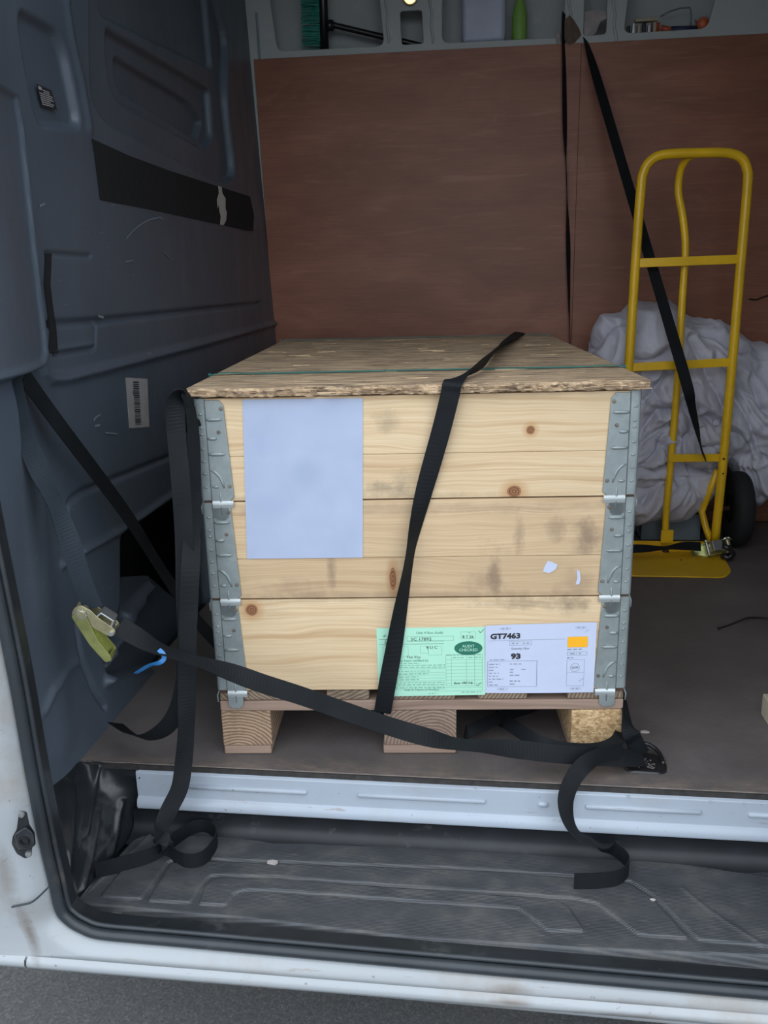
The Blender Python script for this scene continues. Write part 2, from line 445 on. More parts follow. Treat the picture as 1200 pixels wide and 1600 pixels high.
def web_mat(name, col):
    t = NT(name); v = t.obj()
    wv = t.n('TexWave', {'Vector': t.mapv(v, (1, 1, 1), rot=(.3, .4, .2)), 'Scale': 420.}).outputs[1]
    c = t.mix(t.fr(t.noise(v, 12, 5, .6), .35, .75), col, tuple(x*1.5+.002 for x in col))
    t.bump(wv, .12, .0004)
    return t.set(c, .7, **{'Specular IOR Level': .22})
MT['web'] = web_mat('black_webbing', (.006, .0075, .009))
MT['web_faded'] = web_mat('faded_webbing', (.018, .025, .033))
MT['band'] = m_simple('green_plastic_band', (.03, .24, .21), .35)
MT['blue'] = m_simple('blue_plastic', (.03, .18, .45), .35)
MT['zinc'] = m_simple('yellow_zinc', (.46, .42, .25), .32, .75, .25, 40)
MT['zinc_green'] = m_simple('yellow_green_zinc', (.36, .38, .14), .32, .7, .25, 40)
MT['steel'] = m_simple('bright_steel', (.5, .52, .52), .3, .85)
MT['yellow'] = m_simple('yellow_enamel', (.84, .50, .014), .3, 0, .12, 8, .05, 60, ((.30, .19, .03), .66, .8, 30))
MT['yellow_plate'] = m_simple('yellow_plate_enamel', (.76, .46, .02), .36, 0, .1, 8, .05, 60, ((.25, .17, .04), .62, .8, 25))
MT['tyre'] = m_simple('tyre_rubber', (.012, .012, .013), .8, 0, .3, 30)
def cloth_mat():
    t = NT('dust_sheet_cotton'); v = t.obj()
    a = t.noise(v, 6, 5, .6); c = t.ramp(a, [(.3, (.50, .49, .56)), (.6, (.60, .59, .65)), (.8, (.68, .66, .71))])
    c = t.mix(t.fr(t.noise(v, 15, 6, .7), .64, .78, 0, .4), c, (.26, .23, .24))
    t.bump(t.noise(v, 28, 4, .6), .35, .006, t.bump(t.noise(v, 500, 2), .2, .0006))
    return t.set(c, .9, **{'Sheen Weight': .1})
MT['cloth'] = cloth_mat()
MT['paper_white'] = m_simple('white_paper', (.52, .57, .72), .7, 0, .03, 10)
MT['paper_blur'] = None
MT['paper_green'] = m_simple('green_paper', (.40, .72, .54), .7, 0, .03, 10)
MT['ink'] = m_simple('black_ink', (.02, .022, .03), .7)
MT['ink_grey'] = m_simple('grey_ink', (.20, .24, .30), .7)
MT['ink_green'] = m_simple('dark_green_ink', (.17, .36, .28), .7)
MT['green_stamp'] = m_simple('green_stamp', (.015, .15, .095), .6)
MT['orange'] = m_simple('orange_square_ink', (.95, .42, .01), .6)
MT['sticker'] = m_simple('sticker_white', (.36, .35, .345), .5, 0, .1, 30)
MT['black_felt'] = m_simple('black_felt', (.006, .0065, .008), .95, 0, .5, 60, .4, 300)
MT['dark_label'] = m_simple('dark_label', (.02, .024, .03), .4)
MT['brush_green'] = m_simple('green_bristles', (.04, .30, .24), .6, 0, .35, 60)
MT['black_gloss'] = m_simple('black_gloss_plastic', (.012, .012, .014), .3)
MT['tape_paper'] = m_simple('torn_tape', (.50, .47, .43), .7)
MT['card'] = m_simple('brown_card', (.14, .095, .065), .8)
MT['rag'] = m_simple('grey_rag', (.38, .34, .33), .9, 0, .2, 20)
MT['bottle'] = m_simple('milky_plastic', (.46, .50, .62), .4)
MT['lime'] = m_simple('lime_plastic', (.22, .42, .08), .5)
MT['red'] = m_simple('red_orange_plastic', (.55, .12, .05), .4)
MT['tan'] = m_simple('tan_plastic', (.38, .32, .22), .5)
MT['grey_box'] = m_simple('grey_box_plastic', (.16, .19, .21), .5)
MT['navy'] = m_simple('navy_plastic', (.02, .03, .07), .5)
MT['wood_scrap'] = m_simple('pale_wood', (.45, .40, .30), .8)

# ------------------------------------------------------------------ the van shell
XB, YW, RZ = -.406, 1.832, 2.10       # bulkhead plane, rear lining plane, roof height
XR = 2.3
# ground
mb = MB(); mb.add([(-30, -30, -.55), (30, -30, -.55), (30, 30, -.55), (-30, 30, -.55)], [(0, 1, 2, 3)])
tag(mb.build('ground', MT['asphalt']), kind='structure')
# floor slab with its dark front edge
mb = MB(); mb.box(XB-.02, XR, 0, YW+.12, -.014, 0)
fl = tag(mb.build('floor', MT['floor'], bevel=.002), kind='structure')
mb = MB(); mb.box(XB+.005, XR, -.0035, .0005, -.013, -.0015); mb.build('edge_strip', MT['floor_edge'], fl)
mb = MB(); mb.box(XB-.3, XR, .01, YW+.2, -.2, -.02); tag(mb.build('floor.001', MT['channel']), kind='structure')
# roof, right end, nearside wall beyond the doorway, outer skin at the far side
mb = MB(); mb.box(XB-1.2, XR+.1, -.34, YW+.16, RZ, RZ+.05); tag(mb.build('ceiling', MT['roof']), kind='structure')
mb = MB(); mb.box(XR, XR+.05, -.30, YW+.16, -.3, RZ); tag(mb.build('wall_right', MT['roof']), kind='structure')
mb = MB(); mb.box(1.06, XR, -.33, -.24, -.235, RZ); mb.box(-.60, 1.06, -.33, -.24, 2.03, RZ)
tag(mb.build('wall_front', MT['body_paint'], bevel=.01), kind='structure')
mb = MB(); mb.box(XB-.14, XR, YW+.13, YW+.16, -.3, RZ)
tag(mb.build('wall_back', MT['grey_metal']), kind='structure')
wall_back = bpy.data.objects['wall_back']

# inner metal frame of the far side with its rounded pockets
def W(x, y, Y=YW): p = P(x, y, 'y', Y); return (p.x, p.z)
def frame_curve(name, outer, holes, y0, thick, mat, parent):
    cu = bpy.data.curves.new(name, 'CURVE'); cu.dimensions = '2D'; cu.fill_mode = 'BOTH'
    cu.extrude = thick/2; cu.bevel_depth = .0025; cu.bevel_resolution = 2
    for poly in [outer]+holes:
        s = cu.splines.new('POLY'); s.points.add(len(poly)-1); s.use_cyclic_u = True
        for p, (a, b) in zip(s.points, poly): p.co = (a, b, 0, 1)
    o = bpy.data.objects.new(name, cu); COL.objects.link(o)
    me = bpy.data.meshes.new_from_object(o.evaluated_get(bpy.context.evaluated_depsgraph_get()))
    bpy.data.objects.remove(o)
    for v in me.vertices: v.co = (v.co.x, y0+v.co.z, v.co.y)
    me.materials.clear(); me.materials.append(mat)
    o = bpy.data.objects.new(name, me); COL.objects.link(o); o.parent = parent
    bm = bmesh.new(); bm.from_mesh(me); bmesh.ops.recalc_face_normals(bm, faces=bm.faces); bm.to_mesh(me); bm.free()
    return o
TOPZ = 1.985
def pocket(bl, br, tl, tr, r=.03):
    a, b = W(*bl), W(*br); c, d = W(*tr), W(*tl)
    sl = (d[0]-a[0])/(d[1]-a[1]); sr = (c[0]-b[0])/(c[1]-b[1])
    return bezier_round([a, b, (b[0]+sr*(TOPZ-b[1]), TOPZ), (a[0]+sl*(TOPZ-a[1]), TOPZ)], r, 6)
holes = [pocket((433, 82), (602, 73), (421, 0), (594, 0)),
         bezier_round([W(627, 72), W(663, 69), W(660, 15), W(624, 17)], .012, 4),
         pocket((690, 69), (880, 60), (690, 0), (884, 0)),
         pocket((910, 58), (948, 55), (912, 0), (950, 0), .016),
         pocket((973, 54), (1106, 46), (980, 0), (1118, 0))]
frame_curve('metal_frame', [(XB-.12, .3), (XR, .3), (XR, RZ), (XB-.12, RZ)], holes, YW, .004, MT['grey_metal'], wall_back)
# pressed ribs standing between the pockets
for (x0, x1) in ((607, 611), (676, 684), (893, 900), (962, 968)):
    a = P(x0, 68, 'y', YW-.004); c = P(x0-5, -40, 'y', YW-.004); mb = MB()
    pts = [a+(c-a)*(k/14)+Vector((.003*math.sin(k*1.3), 0, 0)) for k in range(15)]
    mb.tube(pts, [.004+.002*abs(math.sin(k*.9)) for k in range(15)], 8)
    mb.build('pressed_rib', MT['grey_metal'], wall_back, True)
# folded lips around the pockets (shelf) and liner below the roof
for h in holes:
    mb = MB(); n = len(h)
    vs = [(a, YW+.002, b) for a, b in h]+[(a, YW+.016, b) for a, b in h]
    mb.add(vs, [(i, (i+1) % n, (i+1) % n+n, i+n) for i in range(n)]).build('pocket_lip', MT['grey_metal'], wall_back)
# plain shelf inside the cavity that carries the loose things
SH = W(700, 66)[1]
mb = MB(); mb.box(XB-.03, XR, YW+.006, YW+.128, SH-.03, SH-.022); mb.build('cavity_ledge', MT['grey_metal'], wall_back)
# vertical corner trim of the metal frame beside the bulkhead
mb = MB(); mb.tube([P(401, 20, 'y', YW-.008), P(437, 535, 'y', YW-.008), P(458, 800, 'y', YW-.008)], .0045, 8)
mb.build('corner_flange', m_simple('pale_grey_flange', (.34, .42, .45), .5), wall_back, True)

# plywood lining: two sheets
seamx = W(900, 300)[0]
zt = 1.672
zl0, zl1 = W(398, 94)[1], W(893, 68)[1]
mb = MB(); x0 = W(432, 535)[0]-.004; yy0, yy1 = YW-.013, YW-.003
xl_top = W(398, 94)[0]
def sheet(xa_b, xa_t, xb_, za, zb, y0, y1, name):
    mb = MB(); vs = []
    for y in (y0, y1): vs += [(xa_b, y, .002), (xb_, y, .002), (xb_, y, zb), (xa_t, y, za)]
    mb.add(vs, [(0, 1, 2, 3), (7, 6, 5, 4), (0, 4, 5, 1), (1, 5, 6, 2), (2, 6, 7, 3), (3, 7, 4, 0)])
    return mb.build(name, MT['ply'], wall_back, bevel=.001)
sheet(XB+.006, xl_top, seamx, W(398, 94)[1], W(893, 69)[1], yy0, yy1, 'plywood_sheet')
sheet(seamx+.0006, seamx+.0006, XR-.005, W(905, 69)[1], W(1200, 55)[1]-.03*(XR-1.3)*0, yy0+.0012, yy1, 'plywood_sheet')

# bulkhead: pressed plastic lining with its relief
BPTS = lambda pts: [tuple(P(x, y, 'x', XB))[1:] for x, y in pts]
ys = np.arange(-.29, YW+.012, .0045); zs = np.arange(-.02, RZ+.01, .0045)
Yg, Zg = np.meshgrid(ys, zs, indexing='ij')
H = np.zeros_like(Yg)
def recess(pts, depth, wd=.008, r=.02):
    global H
    H += -depth*(1-sstep(sdf_poly(Yg, Zg, bezier_round(BPTS(pts), r, 4)), -wd, wd))
def ridge(pts, h, wd):
    global H
    d = dist_line(Yg, Zg, BPTS(pts)); H += h*np.exp(-(d/wd)**2)
recess([(141, -60), (143, 150), (165, 188), (352, 288), (371, 275), (357, 150), (362, 60), (330, -60)], .024, .008, .05)
recess([(152, -60), (154, 60), (182, 80), (182, 45), (310, 120), (345, 160), (346, 225), (330, 235), (180, 155), (150, 100), (146, 62), (146, -60)], -.0, .005)
recess([(182, 84), (182, 44), (340, 140), (345, 215), (332, 232), (205, 160), (190, 140)], .020, .007, .02)
recess([(206, 86), (318, 158), (338, 190), (330, 216), (245, 158), (210, 134)], .018, .007, .02)
recess([(170, -60), (172, 20), (330, 100), (345, 110), (330, -60)], .018, .007, .03)
recess([(28, 14), (90, 50), (104, 80), (128, 200), (60, 195), (42, 110)], .018, .008, .03)
ridge([(100, -40), (104, 10), (112, 60), (128, 130), (140, 200)], .006, .012)
ridge([(60, 508), (150, 502), (408, 474)], -.012, .0055)
ridge([(56, 560), (64, 582), (76, 593), (100, 592), (200, 567), (320, 536), (432, 505)], .013, .009)
ridge([(104, 800), (108, 785), (125, 770), (175, 750), (262, 715), (320, 690)], -.010, .006)
ridge([(128, 862), (190, 828), (268, 773), (320, 745)], .012, .007)
ridge([(92, 882), (108, 876)], .010, .008)
recess([(190, 832), (330, 745), (345, 1000), (262, 1040), (172, 1062), (158, 1010), (190, 950)], .05, .006, .02)
HOLES = [BPTS([(192, 834), (268, 782), (330, 745), (330, 960), (262, 900), (200, 903)])]
for hq in HOLES: H -= .012*(1-sstep(sdf_poly(Yg, Zg, hq), -.004, .006))
ridge([(72, 396), (142, 400)], -.009, .0035)
ridge([(84, 553), (145, 544)], -.012, .004); ridge([(84, 548), (145, 539)], .005, .005)
ridge([(150, 500), (148, 542)], -.006, .004)
for k in range(5):
    ridge([(166+k*14, 1064-k*26), (196+k*16, 1026-k*27)], .022, .010)
ridge([(118, 975), (128, 1030), (145, 1075), (165, 1105)], -.012, .006)
ridge([(62, 1110), (72, 1078), (92, 1052), (118, 1035)], .008, .01)
ridge([(0, 640), (40, 800), (60, 960), (95, 1150)], .010, .05)
# the shoulder of the door pillar bulges towards the doorway
H += .05*sstep(-Yg, -.10, .22)*sstep(Zg, .0, .7)
lip = BPTS([(0, 140), (14, 200), (24, 300), (36, 420), (48, 520), (50, 560), (38, 580), (0, 588)])
d = sdf_poly(Yg, Zg, lip+[(-.6, lip[-1][1]), (-.6, lip[0][1])])
H += .020*(1-sstep(d, -.010, .004)); H += .009*np.exp(-((d+.010)/.006)**2)
# edge flange at the floor
ok = np.ones(Yg.shape, bool)
for hq in HOLES:          # pull the grid onto the cut edges, then leave the openings free
    sd = sdf_poly(Yg, Zg, hq); gy, gz = np.gradient(sd, .0045); gl = np.hypot(gy, gz)+1e-6
    near = np.abs(sd) < .0034
    Yg = np.where(near, Yg-sd*gy/gl, Yg); Zg = np.where(near, Zg-sd*gz/gl, Zg); ok &= (sd > -.0034)
keep = ok.copy(); keep[:-1, :-1] = ok[:-1, :-1] & ok[1:, :-1] & ok[:-1, 1:] & ok[1:, 1:]
H -= .045*np.clip((Zg-.7)/1.18, 0, 1.2)*sstep(Yg, 1.25, 1.83)
bh = grid_mesh('wall_left', XB+H, Yg, Zg, MT['bulkhead'], mask=keep); tag(bh, kind='structure')
mb = MB(); mb.box(XB-.20, XB-.15, -.2, YW+.14, -.02, RZ); mb.build('added_dark_backing_sheet', MT['black_gloss'], bh)  # black sheet added behind the cut opening so it looks dark
# pale scuffs on the bulkhead
def bribbon(pts, wd, off=.002):
    q = [P(x, y, 'x', XB+off) for x, y in pts]
    return ribbon([(p, 0, (1, 0, 0)) for p in q], wd, .0006, 6)
for pts, wd in (([(198, 372), (212, 357), (232, 344), (252, 339)], .0035), ([(248, 340), (255, 343)], .004), ([(256, 394), (270, 408)], .003),
                ([(196, 409), (208, 407)], .003), ([(147, 658), (150, 652), (157, 648)], .004), ([(148, 666), (156, 664)], .005), ([(165, 676), (184, 678)], .003),
                ([(62, 322), (70, 318)], .004), ([(26, 995), (30, 1003)], .008), ([(154, 494), (162, 496)], .005)):
    bribbon(pts, wd).build('scuff_mark', m_simple('scuff', (.17, .21, .24), .6) if 'scuff' not in MT else MT['scuff'], bh)

# ---- white riser below the floor edge (pressed ribs)
mb = MB()
prof = [(-.004, -.012), (-.010, -.015), (-.010, -.068), (-.016, -.072), (-.019, -.079), (-.020, -.086), (-.018, -.092), (-.004, -.095)]
x0, x1 = -.286, XR
vs = [(x0, y, z) for y, z in prof]+[(x1, y, z) for y, z in prof]; n = len(prof)
mb.add(vs, [(i, i+1, i+1+n, i+n) for i in range(n-1)]); mb.add([(x0, y, z) for y, z in prof]+[(x0, .01, -.095), (x0, .01, -.012)], [tuple(range(n+2))])
tr = tag(mb.build('trim_1', MT['sill_paint'], smooth=False, bevel=.0015), kind='structure')
def rib(xa, xb_, z=-.040):
    mb = MB(); r = .0055
    mb.tube([(xa-.003, -.010, z), (xa, -.010, z), (xb_, -.010, z), (xb_+.003, -.010, z)], [.002, r, r, .002], 10); mb.build('pressed_rib', MT['sill_paint'], tr, True)
for a, b in ((298, 478), (560, 757), (843, 855), (918, 1096), (1175, 1330)):
    rib(P(a, 1230, 'y', -.01).x, P(b, 1238, 'y', -.01).x)
for a, b, r in ((401, 1235, .005), (388, 1237, .003), (349, 1236, .0035), (982, 1245, .003), (1110, 1253, .003), (1163, 1256, .003)):
    p = P(a, b, 'y', -.0105); mb = MB(); mb.lathe([(r, 0), (r*.9, -.0012), (0, -.0014)], p, 'y', 12)
    mb.build('drain_hole', MT['hole'] if r == .005 else MT['sill_paint'], tr)

# ---- black back strip between riser and step
mb = MB()
prof = [(-.016, -.094), (-.012, -.10), (-.010, -.125), (-.016, -.138), (-.034, -.1445), (-.06, -.146)]
vs = [(-.30, y, z) for y, z in prof]+[(XR, y, z) for y, z in prof]; n = len(prof)
mb.add(vs, [(i, i+1, i+1+n, i+n) for i in range(n-1)])
MT['back_strip'] = m_simple('scuffed_black_strip', (.010, .012, .015), .55, 0, .4, 10, .2, 60, ((.09, .09, .09), .58, .8, 14))
tag(mb.build('trim_2', MT['back_strip'], smooth=True), kind='structure')

# ---- step tread as a moulded height field
ZT = -.145
T2 = lambda pts: [tuple(P(x, y, 'z', ZT))[:2] for x, y in pts]
xs = np.arange(-.335, 1.10, .0021); ys = np.arange(-.262, -.028, .0019)
Xg, Yg2 = np.meshgrid(xs, ys, indexing='ij'); Zt = np.full_like(Xg, ZT)
bands = [
 [(157, 1402), (220, 1407), (262, 1348), (300, 1343), (740, 1359), (893, 1370), (985, 1378), (1020, 1400), (1090, 1470), (1192, 1480), (1290, 1490), (1290, 1385), (1066, 1352), (800, 1332), (420, 1318), (320, 1303), (262, 1300), (215, 1330)],
 [(231, 1409), (297, 1412), (316, 1382), (329, 1369), (420, 1371), (740, 1394), (893, 1405), (932, 1413), (997, 1462), (1077, 1468), (1018, 1404), (983, 1382), (893, 1373), (740, 1362), (300, 1347), (266, 1351)],
 [(310, 1414), (353, 1416), (366, 1397), (385, 1392), (430, 1393), (740, 1416), (809, 1420), (832, 1437), (855, 1456), (914, 1457), (890, 1420), (872, 1409), (740, 1398), (420, 1375), (333, 1374), (322, 1384)],
]
for i, b in enumerate(bands):
    d = sdf_poly(Xg, Yg2, bezier_round(T2(b), .006, 3)); Zt += (.0042)*(1-sstep(d, -.0018, .0008))
for pl in ([(1066, 1391), (1108, 1426), (1192, 1480)], [(120, 1408), (240, 1300)], [(240, 1300), (560, 1318), (1200, 1350)]):
    Zt += .002*np.exp(-(dist_line(Xg, Yg2, T2(pl))/.004)**2)
# front edge falls away
front = np.interp(Xg, *zip(*sorted(T2([(118, 1411), (400, 1437), (640, 1465), (900, 1482), (1200, 1494)]))))
Zt += -.02*sstep(front-Yg2, -.004, .006)
Zt += .0008*vnoise(Xg*30, Yg2*30, Xg*0)
left = T2([(118, 1411), (210, 1312), (240, 1290)])
lx = np.interp(Yg2, [left[0][1], left[1][1], left[2][1]], [left[0][0], left[1][0], left[2][0]])
Xg = np.where(Xg < lx, lx, Xg)
step = grid_mesh('step_tread', Xg, Yg2, Zt, MT['tread'], mask=(Yg2 > front-.012))
tag(step, 'grey-black ribbed plastic entry step in the side doorway below the white riser', 'step')

# ---- channel beneath the step's front edge
mb = MB()
prof = [(-.225, -.158), (-.238, -.19), (-.262, -.20), (-.285, -.185), (-.292, -.172)]
vs = [(XB-.1, y, z) for y, z in prof]+[(1.1, y, z) for y, z in prof]; n = len(prof)
mb.add(vs, [(i, i+1, i+1+n, i+n) for i in range(n-1)])
mb.box(XB-.1, 1.1, -.22, -.02, -.20, -.17)
tag(mb.build('trim_3', MT['channel'], smooth=True), kind='structure')
# grit lying in the channel
mb = MB()
for k in range(70):
    x = -.27+random.random()**2*.5; y = -.262+random.gauss(0, .007); s = random.uniform(.0012, .0035)
    mb.ball((x, y, -.197), s, 3, (1.5, 1, .6))
tag(mb.build('grit', m_simple('pale_grit', (.45, .38, .28), .8, 0, .5, 300)), 'pale grit and crumbs in the door channel at its left end', 'grit', kind='stuff')

# ---- black moulded end of the step well
U = np.linspace(0, 1, 70)[:, None]; V = np.linspace(0, 1, 60)[None, :]
top = [Vector((XB+.004, -.27, .10)), Vector((XB+.002, -.12, .02)), Vector((XB+.002, -.01, .001)), Vector((-.36, .0, .0)), Vector((-.285, -.002, -.003)), Vector((-.283, -.006, -.01))]
bot = [P(96, 1402, 'z', -.16), P(120, 1404, 'z', -.15), P(165, 1352, 'z', -.15), P(205, 1306, 'z', -.15), P(232, 1280, 'z', -.148), Vector((-.283, -.012, -.148))]
tp = np.array(cat_rom([tuple(p) for p in top], 14)); bt = np.array(cat_rom([tuple(p) for p in bot], 14))
U = np.linspace(0, 1, len(tp))[:, None]
S = tp[:, None, :]*(1-V[..., None])+bt[:, None, :]*V[..., None]
S[..., 0] += .03*np.sin(PI*V)*(.7-U)
rr = 0
for (u0, v0, u1, v1, h, wd) in ((.30, .10, .12, .75, .012, .03), (.55, .05, .30, .55, .010, .03), (.42, .5, .25, .95, .008, .02), (.62, .55, .45, .95, .008, .022), (.78, .2, .95, .12, .010, .05)):
    dd = dist_line(U+0*V, V+0*U, [(u0, v0), (u1, v1)]); rr = rr+h*np.exp(-(dd/wd)**2)
S[..., 0] += rr*.8; S[..., 1] -= rr*.6
S[..., 2] += .003*vnoise(U*9+0*V, V*9+0*U, U*0+V*0)
o = grid_mesh('trim_4', S[..., 0], S[..., 1], S[..., 2], MT['black_plastic']); tag(o, kind='structure')

# ---- door aperture contour (plane y = -.3), rubber seal and white body panel
YS = -.30
cont_px = [(-72, 640), (-30, 850), (-1, 990), (17, 1080), (40, 1210), (62, 1320), (76, 1380), (87, 1425), (103, 1444), (122, 1456), (152, 1467), (220, 1474), (300, 1481), (640, 1512), (1200, 1562), (1350, 1574)]
cont = [P(x, y, 'y', YS) for x, y in cont_px]
cont = [cont[0]+(cont[0]-cont[1])*((1.98-cont[0].z)/(cont[0].z-cont[1].z))]+cont
cs = [Vector(a) for a in cat_rom([tuple(c) for c in cont], 8)]
def offs(pts, d, dy):
    out = []
    for i, p in enumerate(pts):
        t = (pts[min(i+1, len(pts)-1)]-pts[max(i-1, 0)]); nrm = Vector((-t.z, 0, t.x)).normalized()   # towards the opening
        out.append(p+nrm*d+Vector((0, dy, 0)))
    return out
sl = MB(); sl.tube(offs(cs, .008, .004), .0095, 12)
seal = tag(sl.build('trim_5', MT['rubber'], smooth=True), kind='structure')
mb = MB(); mb.tube(offs(cs, .0195, .012), .0045, 10); mb.build('seal_lip', MT['rubber'], seal, True)
mb = MB(); a = offs(cs, .018, .014); b = offs(cs, .016, .045); n = len(a)
mb.add(a+b, [(i, i+1, i+1+n, i+n) for i in range(n-1)]); mb.build('seal_flange', MT['black_plastic'], seal, True)
# body panel
inner = offs(cs, .002, .01); rows = [inner, offs(cs, -.004, -.006), offs(cs, -.012, -.018), offs(cs, -.022, -.024), offs(cs, -.036, -.026)]
BOT = lambda x: P(50, 1506, 'y', -.325).z + (x-P(50, 1506, 'y', -.325).x)*((P(1000, 1583, 'y', -.325).z-P(50, 1506, 'y', -.325).z)/(P(1000, 1583, 'y', -.325).x-P(50, 1506, 'y', -.325).x))
i_c = 13*8
mid, outp, bl1, bl2 = [], [], [], []
for i, p in enumerate(rows[-1]):
    s = i/(len(cs)-1)
    if i <= 8*8: q = Vector((-1.6, -.345, p.z)); 
    else: q = None
    outp.append(q)
corner_i = 8*8
for i in range(corner_i+1, len(cs)):
    p = rows[-1][i]; k = min(1, (i-corner_i)/(4*8))
    xq = -1.6+(p.x+1.6)*k**.35
    xq = min(xq, p.x); outp[i] = Vector((xq, -.335, BOT(xq)+.022))
for t in (.15, .4, .7): rows.append([p.lerp(q, t)+Vector((0, -.006 if t < .5 else -.002, 0)) for p, q in zip(rows[4], outp)])
rows.append(outp)
n = len(cs); mb = MB(); vs = [v for r in rows for v in r]; fs = []
for r in range(len(rows)-1):
    fs += [(r*n+i, r*n+i+1, (r+1)*n+i+1, (r+1)*n+i) for i in range(n-1)]
mb.add(vs, fs)
body = tag(mb.build('wall_front.001', MT['body_paint'], smooth=True), kind='structure')
# bottom lip of the sill, running the whole length
mb = MB(); prof = [(-.333, .024), (-.340, .020), (-.342, .012), (-.339, .004), (-.328, .0), (-.26, .0)]
n = len(prof); vs = []
xsn = [-1.6, P(40, 1500, 'y', -.33).x, P(60, 1500, 'y', -.33).x, 1.3]
for xa, xb_ in ((xsn[0], xsn[1]+.004), (xsn[1]+.008, xsn[3])):
    vs = [(xa, y, BOT(xa)+z) for y, z in prof]+[(xb_, y, BOT(xb_)+z) for y, z in prof]
    mb.add(vs, [(i, i+1, i+1+n, i+n) for i in range(n-1)])
mb.build('sill_lip', MT['body_paint'], body, True)
# body seam and dented gutter on the pillar foot
def bodyline(pts, r, mat, name, dy=-.004):
    mb = MB(); q = [tuple(P(x, y, 'y', -.331)+Vector((0, dy, 0))) for x, y in pts]; mb.tube([Vector(a) for a in cat_rom(q, 5)], r, 8); return mb.build(name, mat, body, True)
MT['grime'] = m_simple('brown_grime', (.15, .115, .085), .7, 0, .5, 60)
bodyline([(76, 1386), (62, 1400), (48, 1411), (32, 1415), (18, 1418)], .0016, MT['rubber'], 'panel_seam', .0015)
# small catch bolted to the pillar
p = P(38, 1303, 'y', -.34)
ct = thing('door_catch', 'black door catch plate bolted to the white pillar left of the step', 'catch', p)
L = wmat(ct)
K = lambda x, y, d: P(x, y, 'y', -.345-d)
poly = bezier_round([(30, 1266), (42, 1268), (46, 1288), (54, 1300), (56, 1320), (50, 1324), (50, 1336), (40, 1342), (26, 1334), (18, 1318), (20, 1306), (26, 1296)], 3, 3)
mb = MB(); mb.prism(poly, lambda a, b, d: K(a, b, d), 0, .004); mb.build('plate', MT['black_plastic'], ct, local=L, bevel=.001)
poly = bezier_round([(22, 1304), (40, 1292), (52, 1302), (55, 1320), (44, 1326), (28, 1328)], 4, 3)
mb = MB(); mb.prism(poly, lambda a, b, d: K(a, b, d), .004, .016); mb.build('socket', MT['black_plastic'], ct, local=L, bevel=.002)
mb = MB(); mb.lathe([(.009, 0), (.009, -.004), (.005, -.004), (.005, .004)], K(38, 1313, .016), 'y', 16); mb.build('socket_ring', MT['black_gloss'], ct, local=L)
for a, b in ((34, 1272), (45, 1334)):
    mb = MB(); mb.lathe([(.0055, 0), (.005, -.003), (0, -.0035)], K(a, b, .004), 'y', 14); mb.build('bolt', MT['steel'], ct, local=L)
# ------------------------------------------------------------------ things fixed on the bulkhead
def bpatch(name, pts, mat, off, th, label=None, cat=None, parent=None):
    mb = MB(); q = [P(x, y, 'x', XB+off) for x, y in pts]; n = len(q)
    mb.add(q+[v+Vector((th, 0, 0)) for v in q], [tuple(range(n)), tuple(range(2*n-1, n-1, -1))]+[(i, i+n, (i+1) % n+n, (i+1) % n) for i in range(n)])
    o = mb.build(name, mat, parent)
    if label: tag(o, label, cat)
    return o
bpatch('felt_strip', [(143, 217), (200, 243), (262, 266), (330, 288), (390, 307), (396, 336), (395, 361), (330, 348), (230, 326), (156, 312), (152, 280), (147, 240)], MT['black_felt'], .0005, .002,
       'long black felt strip glued across the blue-grey bulkhead', 'strip')
bpatch('torn_tape', [(341, 291), (346, 292), (347, 302), (352, 310), (352, 326), (354, 332), (353, 344), (349, 352), (344, 351), (345, 338), (343, 330), (342, 318), (340, 325), (339, 312), (342, 302)], MT['tape_paper'], .004, .001,
       'torn scrap of pale tape hanging on the black felt strip', 'tape')
o = bpatch('slot_shade_inlay', [(65, 396), (74, 396), (73, 420), (72, 445), (76, 480), (81, 510), (84, 552), (70, 551), (72, 515), (66, 470), (63, 445)], MT['black_felt'], -.006, .009); o.parent = bh  # black piece painting the darkness of the gap beside the flap
lab = bpatch('barcode_label', [(196, 590), (230, 592), (233, 667), (202, 669)], MT['sticker'], .001, .0006, 'white barcode sticker on the blue-grey bulkhead', 'label')
y_ = 596
mb = MB()
while y_ < 662:
    h = random.choice((1, 1.6, 2.4)); x0_ = 208+(y_-596)*.055
    q = [P(x0_, y_, 'x', XB+.002), P(x0_+9, y_+.3, 'x', XB+.002), P(x0_+9, y_+h+.3, 'x', XB+.002), P(x0_, y_+h, 'x', XB+.002)]
    mb.add(q, [(0, 1, 2, 3)]); y_ += h+random.choice((.9, 1.2, 1.8))
mb.build('barcode', MT['ink'], lab)
mb = MB(); q = P(209, 614, 'x', XB+.0022); mb.lathe([(.006, 0), (.004, .001), (0, .001)], q, 'x', 10); mb.build('tear', MT['bulkhead'], lab)
lab = bpatch('warning_label', [(57, 131), (80, 141), (89, 172), (66, 166)], MT['dark_label'], -.010, .0006, 'small dark warning sticker with pale lines high on the bulkhead', 'label')
mb = MB()
for k, (a, b) in enumerate(((0, .12), (.36, .8), (.36, .8), (.05, .95), (.05, .9), (.05, .95), (.05, .7), (.05, .9), (.05, .8))):
    t0 = .06+k*.1; t1 = t0+.045
    if k == 0: t1 = t0+.16; b = .3; a = .08
    def lq(s, t): return P(57+23*s+9*t, 131+10*s+35*t-4*s*t, 'x', XB-.0088)
    mb.add([lq(a, t0), lq(b, t0), lq(b, t1), lq(a, t1)], [(0, 1, 2, 3)])
mb.build('print', MT['sticker'], lab)

